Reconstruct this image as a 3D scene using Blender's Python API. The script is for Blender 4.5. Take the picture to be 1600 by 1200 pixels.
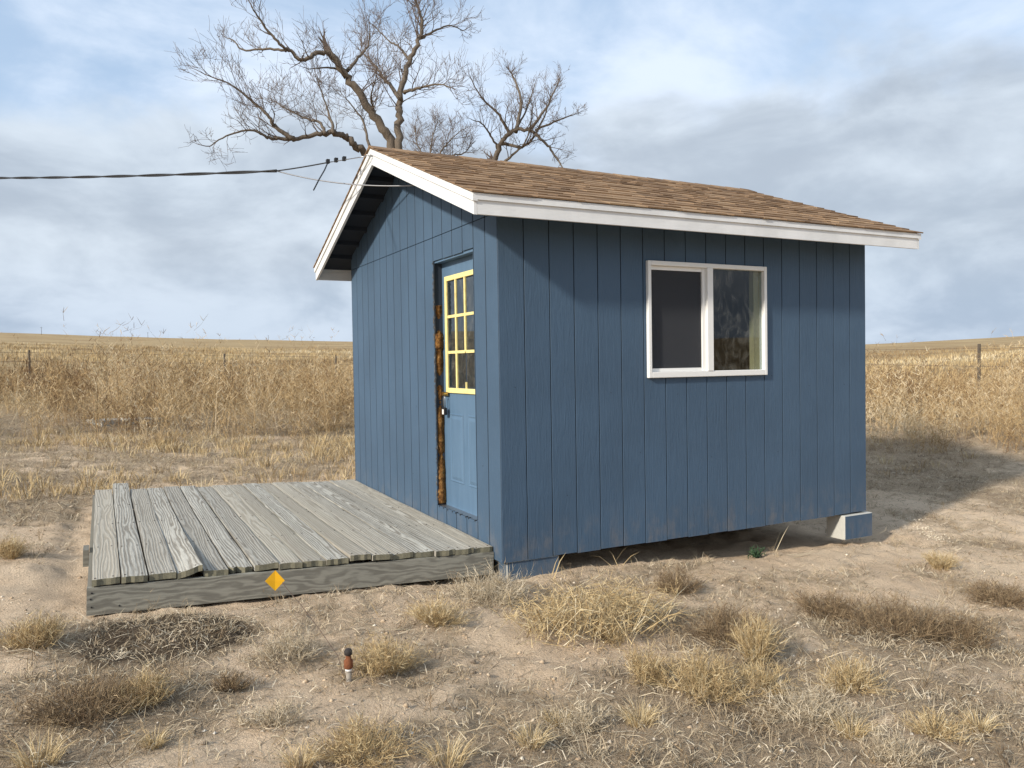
import bpy, math, random
import numpy as np
from mathutils import Vector, Matrix
random.seed(7); RNG = np.random.default_rng(11)
rad = math.radians
for o in list(bpy.data.objects): bpy.data.objects.remove(o)
scene = bpy.context.scene
C = scene.collection

# ------------------------------------------------------------------ camera
F_PX, CX, CY, CZ, YAW, PITCH, ROLL = 1245.98, -2.4231, -4.8938, 1.3707, 0.4755, -0.0253, -0.0157
fw = Vector((math.sin(YAW)*math.cos(PITCH), math.cos(YAW)*math.cos(PITCH), math.sin(PITCH)))
rt0 = Vector((math.cos(YAW), -math.sin(YAW), 0)); up0 = rt0.cross(fw)
rt = rt0*math.cos(ROLL) + up0*math.sin(ROLL); up = -rt0*math.sin(ROLL) + up0*math.cos(ROLL)
EYE = Vector((CX, CY, CZ))
cd = bpy.data.cameras.new('camera'); cam = bpy.data.objects.new('camera', cd); C.objects.link(cam)
cam.matrix_world = Matrix(((rt.x, up.x, -fw.x, CX), (rt.y, up.y, -fw.y, CY), (rt.z, up.z, -fw.z, CZ), (0, 0, 0, 1)))
cd.sensor_fit = 'HORIZONTAL'; cd.sensor_width = 36; cd.lens = 36*F_PX/1600
cd.clip_start = 0.05; cd.clip_end = 6000
scene.camera = cam
scene.render.resolution_x = 1024; scene.render.resolution_y = 768

# ------------------------------------------------------------------ sky and sun
SUN_TRAVEL = Vector((0.847, 0.257, -0.465)).normalized()
SUN_EL = math.asin(-SUN_TRAVEL.z)
SUN_ROT = math.atan2(-SUN_TRAVEL.x, -SUN_TRAVEL.y)
w = bpy.data.worlds.new('World'); scene.world = w; w.use_nodes = True
nt = w.node_tree; nt.nodes.clear()
def nd(nt, t, **kw):
    n = nt.nodes.new(t)
    for k, v in kw.items():
        if k == 'ins':
            for a, b in v.items(): n.inputs[a].default_value = b
        else: setattr(n, k, v)
    return n
L = nt.links.new
sky = nd(nt, 'ShaderNodeTexSky', sky_type='NISHITA'); sky.sun_disc = False
sky.sun_elevation = SUN_EL; sky.sun_rotation = SUN_ROT; sky.air_density = 1.0; sky.dust_density = 1.2; sky.ozone_density = 1.5
tc = nd(nt, 'ShaderNodeTexCoord')
sep = nd(nt, 'ShaderNodeSeparateXYZ'); L(tc.outputs['Generated'], sep.inputs[0])
def mth(op, a, b=None, c=None, clamp=False):
    n = nd(nt, 'ShaderNodeMath', operation=op, use_clamp=clamp)
    for i, v in enumerate((a, b, c)):
        if v is None: continue
        if isinstance(v, (int, float)): n.inputs[i].default_value = v
        else: L(v, n.inputs[i])
    return n.outputs[0]
def mrange(v, a, b, c=0., d=1., smooth=True):
    n = nd(nt, 'ShaderNodeMapRange', interpolation_type='SMOOTHSTEP' if smooth else 'LINEAR')
    L(v, n.inputs[0]); n.inputs[1].default_value = a; n.inputs[2].default_value = b; n.inputs[3].default_value = c; n.inputs[4].default_value = d
    return n.outputs[0]
zc = mth('MAXIMUM', sep.outputs[2], 0.0)
den = mth('ADD', zc, 0.14)
comb = nd(nt, 'ShaderNodeCombineXYZ'); L(mth('DIVIDE', sep.outputs[0], den), comb.inputs[0]); L(mth('DIVIDE', sep.outputs[1], den), comb.inputs[1])
def noise(vec, scale, detail=6, rough=.55, off=(0, 0, 0), stretch=(1, 1, 1), dist=0.):
    m = nd(nt, 'ShaderNodeMapping'); m.inputs['Location'].default_value = off; m.inputs['Scale'].default_value = stretch
    L(vec, m.inputs[0])
    n = nd(nt, 'ShaderNodeTexNoise', ins={'Scale': scale, 'Detail': detail, 'Roughness': rough, 'Distortion': dist}); L(m.outputs[0], n.inputs['Vector'])
    return n.outputs['Fac']
def mixc(f, a, b):
    n = nd(nt, 'ShaderNodeMix', data_type='RGBA')
    if isinstance(f, float): n.inputs[0].default_value = f
    else: L(f, n.inputs[0])
    for s, v in ((6, a), (7, b)):
        if isinstance(v, tuple): n.inputs[s].default_value = (*v, 1)
        else: L(v, n.inputs[s])
    return n.outputs[2]
hz = comb.outputs[0]
# colours below are radiance x10 (background strength is 0.1)
gen = tc.outputs['Generated']
high = noise(gen, 2.6, 7, .56, (3.1, 1.7, .4), (1, 1, 2.2), .35)
thin = mrange(high, .38, .64, .08, .92)
blue = mixc(.65, sky.outputs[0], (3.5, 4.7, 6.3))
col = mixc(thin, blue, (5.5, 6.2, 7.2))
edge = noise(gen, 4.2, 6, .52, (0.4, 2.2, 0), (1, 1, 1.7), .25)
big = noise(gen, 1.5, 3, .5, (7.3, 0.2, 0))
h = mth('ADD', sep.outputs[2], mth('MULTIPLY', mth('SUBTRACT', edge, .5), -.26))
h = mth('ADD', h, mth('MULTIPLY', mth('SUBTRACT', big, .5), -.30))
bank = mrange(h, .305, .245)
shade = noise(gen, 4.6, 6, .55, (1.2, 0, 3.3), (1, 1, 2.1), .3)
bankc = mixc(mrange(shade, .34, .70), (3.05, 3.55, 4.2), (4.9, 5.5, 6.15))
lowc = mixc(mrange(shade, .40, .64), (2.8, 3.45, 4.35), (4.3, 4.95, 5.8))
bankc = mixc(mrange(sep.outputs[2], .15, .04), bankc, lowc)
col = mixc(mth('MULTIPLY', bank, .93), col, bankc)
bg = nd(nt, 'ShaderNodeBackground'); L(col, bg.inputs[0]); bg.inputs[1].default_value = 0.115
L(bg.outputs[0], nd(nt, 'ShaderNodeOutputWorld').inputs[0])
sd = bpy.data.lights.new('sun', 'SUN'); sd.energy = 3.7; sd.angle = rad(3.5); sd.color = (1, .93, .82)
sun = bpy.data.objects.new('sun', sd); C.objects.link(sun); sun.location = (-20, -6, 12)
sun.rotation_euler = SUN_TRAVEL.to_track_quat('-Z', 'Y').to_euler()
vs = scene.view_settings; vs.view_transform = 'Standard'; vs.look = 'None'; vs.exposure = 0.42; vs.gamma = 1; vs.use_curve_mapping = False

# ------------------------------------------------------------------ helpers
def tag(o, label=None, cat=None, group=None, kind=None):
    for k, v in (('label', label), ('category', cat), ('group', group), ('kind', kind)):
        if v: o[k] = v
    return o
def empty(name, loc=(0, 0, 0)):
    o = bpy.data.objects.new(name, None); C.objects.link(o); o.location = loc; return o
def mesh_obj(name, V, F, mat, parent=None, smooth=False, tint=None):
    V = np.asarray(V, dtype=np.float32); me = bpy.data.meshes.new(name)
    if isinstance(F, np.ndarray):
        k = F.shape[1]; n = len(F)
        me.vertices.add(len(V)); me.vertices.foreach_set('co', V.ravel())
        me.loops.add(n*k); me.loops.foreach_set('vertex_index', F.astype(np.int32).ravel())
        me.polygons.add(n); me.polygons.foreach_set('loop_start', np.arange(0, n*k, k, dtype=np.int32))
        me.update(calc_edges=True)
    else:
        me.from_pydata([tuple(map(float, v)) for v in V], [], F); me.update()
    if tint is not None:
        a = me.attributes.new('tint', 'FLOAT', 'POINT'); a.data.foreach_set('value', np.asarray(tint, dtype=np.float32))
    if smooth: me.polygons.foreach_set('use_smooth', [True]*len(me.polygons))
    for m in (mat if isinstance(mat, (list, tuple)) else [mat]): me.materials.append(m)
    o = bpy.data.objects.new(name, me); C.objects.link(o)
    if parent: o.parent = parent
    return o
class MB:
    """collects boxes / prisms / tubes in one mesh"""
    def __init__(s): s.v = []; s.f = []
    def add(s, vs, fs):
        b = len(s.v); s.v += [tuple(v) for v in vs]; s.f += [tuple(i+b for i in f) for f in fs]; return s
    def box(s, x0, x1, y0, y1, z0, z1):
        return s.add([(x0,y0,z0),(x1,y0,z0),(x1,y1,z0),(x0,y1,z0),(x0,y0,z1),(x1,y0,z1),(x1,y1,z1),(x0,y1,z1)],
                     [(0,3,2,1),(4,5,6,7),(0,1,5,4),(1,2,6,5),(2,3,7,6),(3,0,4,7)])
    def prism(s, ring0, ring1):
        n = len(ring0)
        return s.add(list(ring0)+list(ring1), [tuple(range(n-1,-1,-1)), tuple(range(n,2*n))]+[(i,(i+1)%n,n+(i+1)%n,n+i) for i in range(n)])
    def tube(s, pts, radii, n=8, cap=True):
        pts = [Vector(p) for p in pts]
        if not isinstance(radii, (list, tuple)): radii = [radii]*len(pts)
        rings = []; u = None
        for i, p in enumerate(pts):
            d = (pts[min(i+1, len(pts)-1)]-pts[max(i-1, 0)]).normalized()
            if u is None: u = d.orthogonal().normalized()
            u = (u-d*u.dot(d)).normalized(); v = d.cross(u)
            rings.append([p+(u*math.cos(6.28318*k/n)+v*math.sin(6.28318*k/n))*radii[i] for k in range(n)])
        b = len(s.v); s.v += [tuple(q) for r in rings for q in r]
        for i in range(len(rings)-1):
            for k in range(n):
                a = b+i*n+k; c = b+i*n+(k+1) % n; s.f.append((a, c, c+n, a+n))
        if cap: s.f.append(tuple(b+k for k in range(n-1, -1, -1))); s.f.append(tuple(b+(len(rings)-1)*n+k for k in range(n)))
        return s
    def build(s, name, mat, parent=None, smooth=False): return mesh_obj(name, s.v, s.f, mat, parent, smooth)

# value-noise fbm in numpy
_perm = RNG.permutation(4096); _val = RNG.random(4096)
def vnoise(x, y):
    xi = np.floor(x).astype(int); yi = np.floor(y).astype(int); fx = x-xi; fy = y-yi
    fx = fx*fx*(3-2*fx); fy = fy*fy*(3-2*fy)
    def hsh(a, b): return _val[_perm[(a+_perm[b & 4095]) & 4095]]
    return (hsh(xi,yi)*(1-fx)+hsh(xi+1,yi)*fx)*(1-fy)+(hsh(xi,yi+1)*(1-fx)+hsh(xi+1,yi+1)*fx)*fy
def fbm(x, y, oct=4, gain=.5):
    s = 0; a = 1; t = 0
    for i in range(oct): s = s+a*vnoise(x*2**i+17*i, y*2**i+31*i); t += a; a *= gain
    return s/t
def sstep(a, b, x): t = np.clip((x-a)/(b-a), 0, 1); return t*t*(3-2*t)

# ------------------------------------------------------------------ pixel <-> world
def ray(u, v): return (fw*F_PX+rt*(u-800)+up*(600-v)).normalized()
def proj_np(x, y, z):
    dx = x-CX; dy = y-CY; dz = z-CZ
    d = dx*fw.x+dy*fw.y+dz*fw.z; d = np.where(d < .05, .05, d)
    return 800+F_PX*(dx*rt.x+dy*rt.y+dz*rt.z)/d, 600-F_PX*(dx*up.x+dy*up.y+dz*up.z)/d
def ground_base(x, y):
    x = np.asarray(x, float); y = np.asarray(y, float)
    dx = x-CX; dy = y-CY; r = np.hypot(dx, dy)+1e-6
    az = np.arctan2(dx, dy)-YAW; az = (az+np.pi) % (2*np.pi)-np.pi
    uu = 800+F_PX*np.tan(np.clip(az, -.75, .75))
    e = np.interp(uu, [-300, 0, 550, 1000, 1350, 1600, 2000], [.042, .041, .030, .022, .016, .021, .028])
    R = 1300.
    far = -.2+r*(1.57/R+e)
    far = np.where(r > R, -.2+R*(1.57/R+e)-(r-R)*.02, far)
    far = far+sstep(60, 300, r)*(fbm(x/160, y/160, 3)-.5)*np.minimum(r*.006, 3.)
    loc = -.095-.045*np.clip(x, -8, 8)+.02*np.clip(y-.1, -8, 10)
    k = sstep(6.5, 17, r)
    return loc*(1-k)+far*k
def ground(x, y):
    x = np.asarray(x, float); y = np.asarray(y, float)
    r = np.hypot(x-CX, y-CY); near = 1-sstep(14, 40, r)
    z = ground_base(x, y)+near*((fbm(x*.9+5, y*.9, 3)-.5)*.07+(fbm(x*4, y*4+9, 3)-.5)*.030)
    z = z+near*(np.maximum(fbm(x*9+3, y*9, 3)-.5, 0)*.075-np.maximum(fbm(x*5+30, y*5, 2)-.62, 0)*.10)
    under = sstep(.5, 0., np.maximum(np.maximum(-x-.1, x-3.75), np.maximum(-y+.2, y-3.7)))   # scoured hollow under the shed
    z = z-under*.06*sstep(.4, 2.2, x)
    dk = sstep(.25, 0., np.maximum(np.maximum(-2.6-x, x-.05), np.maximum(.05-y, y-3.7)))
    return z-dk*.05
def gz(x, y): return float(ground(np.array([x]), np.array([y]))[0])
def at(u, v):
    d = ray(u, v); t = 1.
    for i in range(200):
        p = EYE+d*t; gap = p.z-gz(p.x, p.y)
        if gap < .002: break
        t += max(.002, gap/max(.03, -d.z+.045)*.85)
    return EYE+d*t

# ------------------------------------------------------------------ materials
def material(name, rough=.8, spec=.3):
    m = bpy.data.materials.new(name); m.use_nodes = True; t = m.node_tree
    b = t.nodes['Principled BSDF']; b.inputs['Roughness'].default_value = rough; b.inputs['Specular IOR Level'].default_value = spec
    return m, t, b
class G:
    """tiny node-graph helper"""
    def __init__(s, t): s.t = t
    def n(s, ty, **kw): return nd(s.t, ty, **kw)
    def l(s, a, b): s.t.links.new(a, b)
    def coord(s, kind='Object', scale=(1, 1, 1), loc=(0, 0, 0), rot=(0, 0, 0)):
        c = s.n('ShaderNodeTexCoord'); m = s.n('ShaderNodeMapping'); m.inputs['Scale'].default_value = scale; m.inputs['Location'].default_value = loc; m.inputs['Rotation'].default_value = rot
        s.l(c.outputs[kind], m.inputs[0]); return m.outputs[0]
    def noise(s, vec, scale, detail=5, rough=.55, dist=0.):
        n = s.n('ShaderNodeTexNoise', ins={'Scale': scale, 'Detail': detail, 'Roughness': rough, 'Distortion': dist}); s.l(vec, n.inputs['Vector']); return n.outputs['Fac']
    def math(s, op, a, b=None, clamp=False):
        n = s.n('ShaderNodeMath', operation=op, use_clamp=clamp)
        for i, v in enumerate((a, b)):
            if v is None: continue
            if isinstance(v, (int, float)): n.inputs[i].default_value = v
            else: s.l(v, n.inputs[i])
        return n.outputs[0]
    def ramp(s, v, stops):
        r = s.n('ShaderNodeValToRGB'); e = r.color_ramp.elements
        while len(e) < len(stops): e.new(.5)
        for i, (p, c) in enumerate(stops): e[i].position = p; e[i].color = (*c, 1) if len(c) == 3 else c
        s.l(v, r.inputs[0]); return r.outputs[0]
    def mix(s, f, a, b, mode='MIX'):
        n = s.n('ShaderNodeMix', data_type='RGBA', blend_type=mode)
        if isinstance(f, (int, float)): n.inputs[0].default_value = f
        else: s.l(f, n.inputs[0])
        for i, v in ((6, a), (7, b)):
            if isinstance(v, tuple): n.inputs[i].default_value = (*v, 1)
            else: s.l(v, n.inputs[i])
        return n.outputs[2]
    def range(s, v, a, b, c=0., d=1.):
        n = s.n('ShaderNodeMapRange', interpolation_type='SMOOTHSTEP'); s.l(v, n.inputs[0])
        for i, q in enumerate((a, b, c, d)): n.inputs[i+1].default_value = q
        return n.outputs[0]
    def bump(s, bsdf, h, strength=.3, dist=.01):
        b = s.n('ShaderNodeBump', ins={'Strength': strength, 'Distance': dist}); s.l(h, b.inputs['Height']); s.l(b.outputs[0], bsdf.inputs['Normal'])
    def rnd(s): return s.n('ShaderNodeObjectInfo').outputs['Random']

def mat_siding(name, base, wear=0.):
    m, t, b = material(name, .62, .35); g = G(t)
    v = g.coord('Object', (1, 1, .16)); n1 = g.noise(v, 26, 6, .6, 1.2); v2 = g.coord('Object', (1, 1, .05)); n2 = g.noise(v2, 90, 3, .6)
    n3 = g.noise(g.coord('Object'), 1.3, 4, .6)
    c = g.mix(g.range(n3, .3, .7), tuple(x*.90 for x in base), tuple(min(1, x*1.08) for x in base))
    c = g.mix(g.math('MULTIPLY', g.rnd(), .22), c, tuple(x*.86 for x in base))
    c = g.mix(g.range(n1, .60, .78, 0, .25), c, tuple(x*1.25 for x in base))
    sp = g.noise(g.coord('Object', (1, 1, .5)), 46, 3, .5); c = g.mix(g.range(sp, .74, .78, 0, .55), c, tuple(x*.35 for x in base))
    zz = g.n('ShaderNodeSeparateXYZ'); g.l(g.coord('Object'), zz.inputs[0]); splash = g.math('MULTIPLY', g.range(zz.outputs[2], .38, -.05), g.range(g.noise(g.coord('Object', (1, 1, .6)), 9, 6, .7), .42, .72, 0, .32))
    c = g.mix(splash, c, (.27, .215, .155))
    chip = g.noise(g.coord('Object', (1, 1, .6)), 33, 5, .75); c = g.mix(g.range(chip, .775, .79, 0, .8), c, (.34, .33, .31))
    g.l(c, b.inputs['Base Color'])
    g.bump(b, g.math('ADD', g.math('MULTIPLY', n1, 1.), g.math('MULTIPLY', n2, .5)), .55, .006)
    return m
BLUE = (.056, .098, .153)
M_side = mat_siding('blue_painted_siding', BLUE)
m, t, b = material('white_trim_paint', .55, .4); g = G(t)
n = g.noise(g.coord('Object', (1, 1, 1)), 3, 5, .6); n2 = g.noise(g.coord('Object', (.3, 1, 1)), 60, 3, .6)
c = g.mix(g.range(n, .35, .7), (.64, .64, .63), (.74, .74, .73)); c = g.mix(g.range(n2, .68, .8, 0, .5), c, (.48, .45, .41))
g.l(c, b.inputs['Base Color']); g.bump(b, n2, .25, .004); M_white = m
m, t, b = material('window_vinyl', .4, .4); b.inputs['Base Color'].default_value = (.78, .77, .74, 1); M_vinyl = m
m, t, b = material('dark_soffit', .85, .2); g = G(t)
g.l(g.mix(g.noise(g.coord('Object'), 6), (.018, .023, .032), (.03, .036, .046)), b.inputs['Base Color']); M_soffit = m  # near-black blue-grey for the roof underside and lookouts
m, t, b = material('raw_sheathing', .9, .2); b.inputs['Base Color'].default_value = (.035, .045, .06, 1); M_back = m
m, t, b = material('interior_board', .9, .2); b.inputs['Base Color'].default_value = (.10, .085, .07, 1); M_int = m
m, t, b = material('pine_jamb', .7, .3); g = G(t)
g.l(g.mix(g.noise(g.coord('Object', (1, 1, .1)), 30), (.46, .36, .20), (.58, .48, .29)), b.inputs['Base Color']); M_pine = m
m, t, b = material('yellow_paint', .5, .4); g = G(t)
g.l(g.mix(g.range(g.noise(g.coord('Object'), 25), .45, .75), (.80, .68, .29), (.66, .53, .20)), b.inputs['Base Color']); M_yel = m
m, t, b = material('door_blue_paint', .5, .4); g = G(t)
n = g.noise(g.coord('Object', (1, 1, .15)), 18, 4)
g.l(g.mix(g.range(n, .3, .7), (.082, .145, .222), (.097, .165, .248)), b.inputs['Base Color']); M_door = m
m, t, b = material('spray_foam', .9, .2); g = G(t)
n = g.noise(g.coord('Object', (1, 1, .5)), 48, 6, .7); c = g.ramp(n, [(.30, (.04, .019, .008)), (.46, (.14, .062, .018)), (.6, (.29, .145, .042)), (.75, (.50, .34, .16))])
g.l(c, b.inputs['Base Color']); g.bump(b, n, .9, .02); M_foam = m
m, t, b = material('torn_siding_edge', .95, .1); g = G(t)
g.l(g.ramp(g.noise(g.coord('Object', (1, 1, .5)), 55, 4), [(.35, (.03, .03, .035)), (.6, (.12, .11, .10)), (.72, (.4, .38, .34))]), b.inputs['Base Color']); M_torn = m
def mat_metal(name, col, rough, metallic=1.):
    m, t, b = material(name, rough, .5); b.inputs['Base Color'].default_value = (*col, 1); b.inputs['Metallic'].default_value = metallic; return m
M_brass = mat_metal('brass', (.62, .45, .16), .4); M_steel = mat_metal('galvanised_steel', (.42, .43, .44), .45); M_blackp = mat_metal('black_plastic', (.012, .012, .014), .45, 0)
M_label = mat_metal('pale_sticker', (.72, .70, .66), .6, 0); M_cable = mat_metal('black_cable', (.012, .012, .013), .6, 0); M_alu = mat_metal('bare_aluminium_wire', (.35, .35, .36), .4)
# glass: fresnel reflection over a mostly clear, slightly dusty pane
def mat_glass(name, dirt, tint=(.75, .8, .8), ior=1.6):
    m = bpy.data.materials.new(name); m.use_nodes = True; t = m.node_tree; t.nodes.clear(); g = G(t)
    tr = g.n('ShaderNodeBsdfTransparent'); tr.inputs[0].default_value = (*tint, 1)
    gl = g.n('ShaderNodeBsdfGlossy'); gl.inputs['Roughness'].default_value = .02
    df = g.n('ShaderNodeBsdfDiffuse'); df.inputs[0].default_value = (.35, .33, .29, 1)
    fr = g.n('ShaderNodeFresnel'); fr.inputs[0].default_value = ior
    n = g.noise(g.coord('Object', (1, 1, .6)), 9, 6, .7, 1.5); n2 = g.noise(g.coord('Object', (3, 3, .4)), 14, 4, .7)
    d = g.math('MULTIPLY', g.math('ADD', g.range(n, .45, .75), g.range(n2, .55, .8)), dirt, True)
    m1 = g.n('ShaderNodeMixShader'); g.l(d, m1.inputs[0]); g.l(tr.outputs[0], m1.inputs[1]); g.l(df.outputs[0], m1.inputs[2])
    ge = g.n('ShaderNodeNewGeometry'); m2 = g.n('ShaderNodeMixShader'); g.l(g.math('MULTIPLY', fr.outputs[0], g.math('SUBTRACT', 1., ge.outputs['Backfacing'])), m2.inputs[0]); g.l(m1.outputs[0], m2.inputs[1]); g.l(gl.outputs[0], m2.inputs[2])
    g.l(m2.outputs[0], g.n('ShaderNodeOutputMaterial').inputs[0]); return m
M_glass = mat_glass('dusty_window_glass', .17); M_glass2 = mat_glass('door_glass', .16, ior=2.1)
m, t, b = material('insect_screen', .8, .2); b.inputs['Base Color'].default_value = (.05, .053, .06, 1); b.inputs['Alpha'].default_value = .7; M_screen = m
# shingles
m, t, b = material('brown_asphalt_shingle', .95, .15); g = G(t)
cc = g.ramp(g.rnd(), [(0, (.10, .058, .033)), (.25, (.23, .142, .08)), (.5, (.31, .20, .115)), (.75, (.17, .10, .058)), (1, (.35, .235, .138))])
gr = g.noise(g.coord('Object'), 420, 2, .6); n = g.noise(g.coord('Object', (1, 3, 3)), 6, 4, .6)
cc = g.mix(g.range(gr, .35, .7, .0, .55), cc, (.36, .25, .155)); cc = g.mix(g.range(n, .5, .75, 0, .6), cc, (.085, .05, .03))
g.l(cc, b.inputs['Base Color']); g.bump(b, gr, .5, .003); M_shingle = m
# weathered wood: cathedral grain, board axis given ('X' or 'Y')
def mat_wood(name, axis, light, dark, tan):
    m, t, b = material(name, .88, .2); g = G(t)
    tcn = g.n('ShaderNodeTexCoord'); sp = g.n('ShaderNodeSeparateXYZ'); g.l(tcn.outputs['Object'], sp.inputs[0])
    along = sp.outputs[0 if axis == 'X' else 1]; across = sp.outputs[1 if axis == 'X' else 0]
    if axis == 'X': across = sp.outputs[2]
    r = g.rnd(); r2 = g.math('FRACT', g.math('MULTIPLY', r, 17.3)); r3 = g.math('FRACT', g.math('MULTIPLY', r, 71.7))
    al = g.math('ADD', along, g.math('MULTIPLY', r, 40.))
    cv = g.n('ShaderNodeCombineXYZ'); g.l(g.math('MULTIPLY', al, .55 if axis == 'Y' else 1.5), cv.inputs[0]); g.l(g.math('MULTIPLY', across, 5.), cv.inputs[1])
    w1 = g.noise(cv.outputs[0], 1.6, 3, .5); w2 = g.noise(cv.outputs[0], 5.5, 3, .5)
    # distance from a slightly tilted, wandering pith
    pa = g.math('ADD', across, g.math('MULTIPLY', g.math('SUBTRACT', r2, .5), .10)); pa = g.math('ADD', pa, g.math('MULTIPLY', g.math('SUBTRACT', w1, .5), .075 if axis == 'Y' else .22))
    pz = g.math('ADD', g.math('MULTIPLY', g.math('SUBTRACT', g.noise(cv.outputs[0], .55, 2, .5), .5), .34), g.math('MULTIPLY', g.math('SUBTRACT', w2, .5), .035))
    rr = g.math('SQRT', g.math('ADD', g.math('MULTIPLY', pa, pa), g.math('MULTIPLY', pz, pz)))
    ring = g.math('SINE', g.math('MULTIPLY', rr, 360. if axis == 'Y' else 190.))
    ring = g.range(ring, -.9, .95)
    cf = g.n('ShaderNodeCombineXYZ'); g.l(g.math('MULTIPLY', al, 2.5), cf.inputs[0]); g.l(g.math('MULTIPLY', across, 130.), cf.inputs[1])
    fib = g.noise(cf.outputs[0], 2.2, 4, .65)
    blot = g.noise(cv.outputs[0], 2.6, 5, .65)
    c = g.mix(ring, dark, light)
    c = g.mix(g.range(fib, .35, .7, 0, .5), c, tuple(x*.55 for x in dark))
    c = g.mix(g.range(blot, .48, .72, 0, .6), c, light)
    c = g.mix(g.math('MULTIPLY', g.range(r3, .45, 1.), .55), c, tan); c = g.mix(g.math('MULTIPLY', r2, .42), c, tuple(x*.8 for x in dark))
    crack = g.noise(cf.outputs[0], .9, 3, .5); c = g.mix(g.range(crack, .70, .745, 0, .85), c, (.018, .016, .014))
    g.l(c, b.inputs['Base Color'])
    hgt = g.math('SUBTRACT', g.math('ADD', g.math('MULTIPLY', ring, .5), g.math('MULTIPLY', fib, .9)), g.math('MULTIPLY', g.range(crack, .69, .745), 1.5))
    g.bump(b, hgt, .6 if axis == 'Y' else .25, .004); return m
M_deck = mat_wood('weathered_deck_board', 'Y', (.56, .535, .465), (.27, .243, .20), (.47, .41, .315))
M_rim = mat_wood('weathered_rim_board', 'X', (.31, .295, .245), (.19, .178, .148), (.27, .24, .19))
m, t, b = material('end_grain', .95, .1); g = G(t); g.l(g.mix(g.noise(g.coord('Object'), 90, 4), (.10, .09, .06), (.27, .25, .18)), b.inputs['Base Color']); M_endg = m
m, t, b = material('concrete_block', .95, .1); g = G(t); n = g.noise(g.coord('Object'), 40, 6, .7)
g.l(g.mix(n, (.40, .39, .35), (.56, .55, .50)), b.inputs['Base Color']); g.bump(b, n, .5, .006); M_conc = m
# ground
m, t, b = material('sandy_soil', .97, .1); g = G(t)
P = g.coord('Object')
n1 = g.noise(P, 1.1, 6, .6); n2 = g.noise(P, 9, 6, .65); n3 = g.noise(P, 70, 4, .7); n4 = g.noise(P, 300, 2, .6)
sand = g.mix(g.range(n1, .3, .7), (.64, .475, .32), (.74, .575, .405))
sand = g.mix(g.range(n2, .50, .72, 0, .55), sand, (.40, .29, .19))
sand = g.mix(g.range(n3, .57, .72, 0, .75), sand, (.34, .24, .155)); n5 = g.noise(P, 28, 5, .7); sand = g.mix(g.range(n5, .56, .72, 0, .55), sand, (.42, .30, .195)); sand = g.mix(g.range(n4, .66, .74, 0, .6), sand, (.66, .56, .43))
att = g.n('ShaderNodeAttribute', attribute_name='tint'); veg = att.outputs['Fac']
vn = g.math('ADD', veg, g.math('MULTIPLY', g.math('SUBTRACT', n2, .5), .9)); vn = g.math('ADD', vn, g.math('MULTIPLY', g.math('SUBTRACT', n3, .5), .6))
mulch = g.mix(g.range(n3, .35, .68), (.24, .175, .115), (.50, .385, .255))
c = g.mix(g.range(vn, .35, .8, 0, .85), sand, mulch); c = g.mix(g.range(vn, 1.0, 1.5, 0, .9), c, (.075, .052, .034))
geo = g.n('ShaderNodeNewGeometry'); sp = g.n('ShaderNodeSeparateXYZ'); g.l(geo.outputs['Position'], sp.inputs[0])
v2 = g.n('ShaderNodeCombineXYZ'); g.l(g.math('SUBTRACT', sp.outputs[0], CX), v2.inputs[0]); g.l(g.math('SUBTRACT', sp.outputs[1], CY), v2.inputs[1])
ln = g.n('ShaderNodeVectorMath', operation='LENGTH'); g.l(v2.outputs[0], ln.inputs[0]); dist = ln.outputs['Value']
fn = g.noise(g.coord('Object', (1, 1, 1)), .045, 6, .65); fn2 = g.noise(P, .9, 5, .7)
field = g.mix(g.range(fn, .35, .65), (.30, .205, .105), (.43, .32, .175)); field = g.mix(g.range(fn2, .45, .75, 0, .6), field, (.20, .135, .07))
c = g.mix(g.range(dist, 13, 22), c, field)
g.l(c, b.inputs['Base Color'])
g.bump(b, g.math('ADD', g.math('MULTIPLY', n3, .7), g.math('ADD', g.math('MULTIPLY', n2, 1.), g.math('MULTIPLY', n4, .3))), 1., .03); M_ground = m
def mat_plant(name, stops, rough=.85):
    m, t, b = material(name, rough, .15); g = G(t)
    a = g.n('ShaderNodeAttribute', attribute_name='tint'); g.l(g.ramp(a.outputs['Fac'], stops), b.inputs['Base Color'])
    b.inputs['Subsurface Weight'].default_value = 0; return m
M_straw = mat_plant('dry_straw', [(0, (.16, .105, .055)), (.3, (.34, .235, .12)), (.6, (.50, .37, .19)), (.85, (.60, .48, .28)), (1, (.66, .58, .42))])
M_grey = mat_plant('dead_grey_twig', [(0, (.12, .09, .062)), (.4, (.33, .26, .175)), (.75, (.52, .43, .295)), (1, (.66, .57, .43))])
M_weed = mat_plant('dry_weed', [(0, (.13, .075, .042)), (.3, (.30, .20, .10)), (.6, (.46, .325, .165)), (.85, (.55, .41, .235)), (1, (.62, .52, .36))])
M_brownw = mat_plant('brown_weed', [(0, (.10, .065, .04)), (.4, (.25, .175, .10)), (.8, (.40, .30, .18)), (1, (.52, .42, .28))])
M_green = mat_plant('green_weed', [(0, (.03, .06, .03)), (1, (.07, .12, .06))])
m, t, b = material('tree_bark', .95, .1); g = G(t); n = g.noise(g.coord('Object', (1, 1, .25)), 14, 6, .7)
g.l(g.mix(n, (.075, .06, .047), (.22, .18, .14)), b.inputs['Base Color']); g.bump(b, n, .8, .03); M_bark = m
m, t, b = material('tree_twig', .95, .1); b.inputs['Base Color'].default_value = (.13, .10, .082, 1); M_twig = m
M_nail = mat_metal('rusty_nail', (.05, .035, .028), .8, .2); M_post = mat_metal('grey_fence_post', (.10, .08, .06), .9, 0); M_rust = mat_metal('rusty_wire', (.12, .08, .06), .7, .3)

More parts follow.
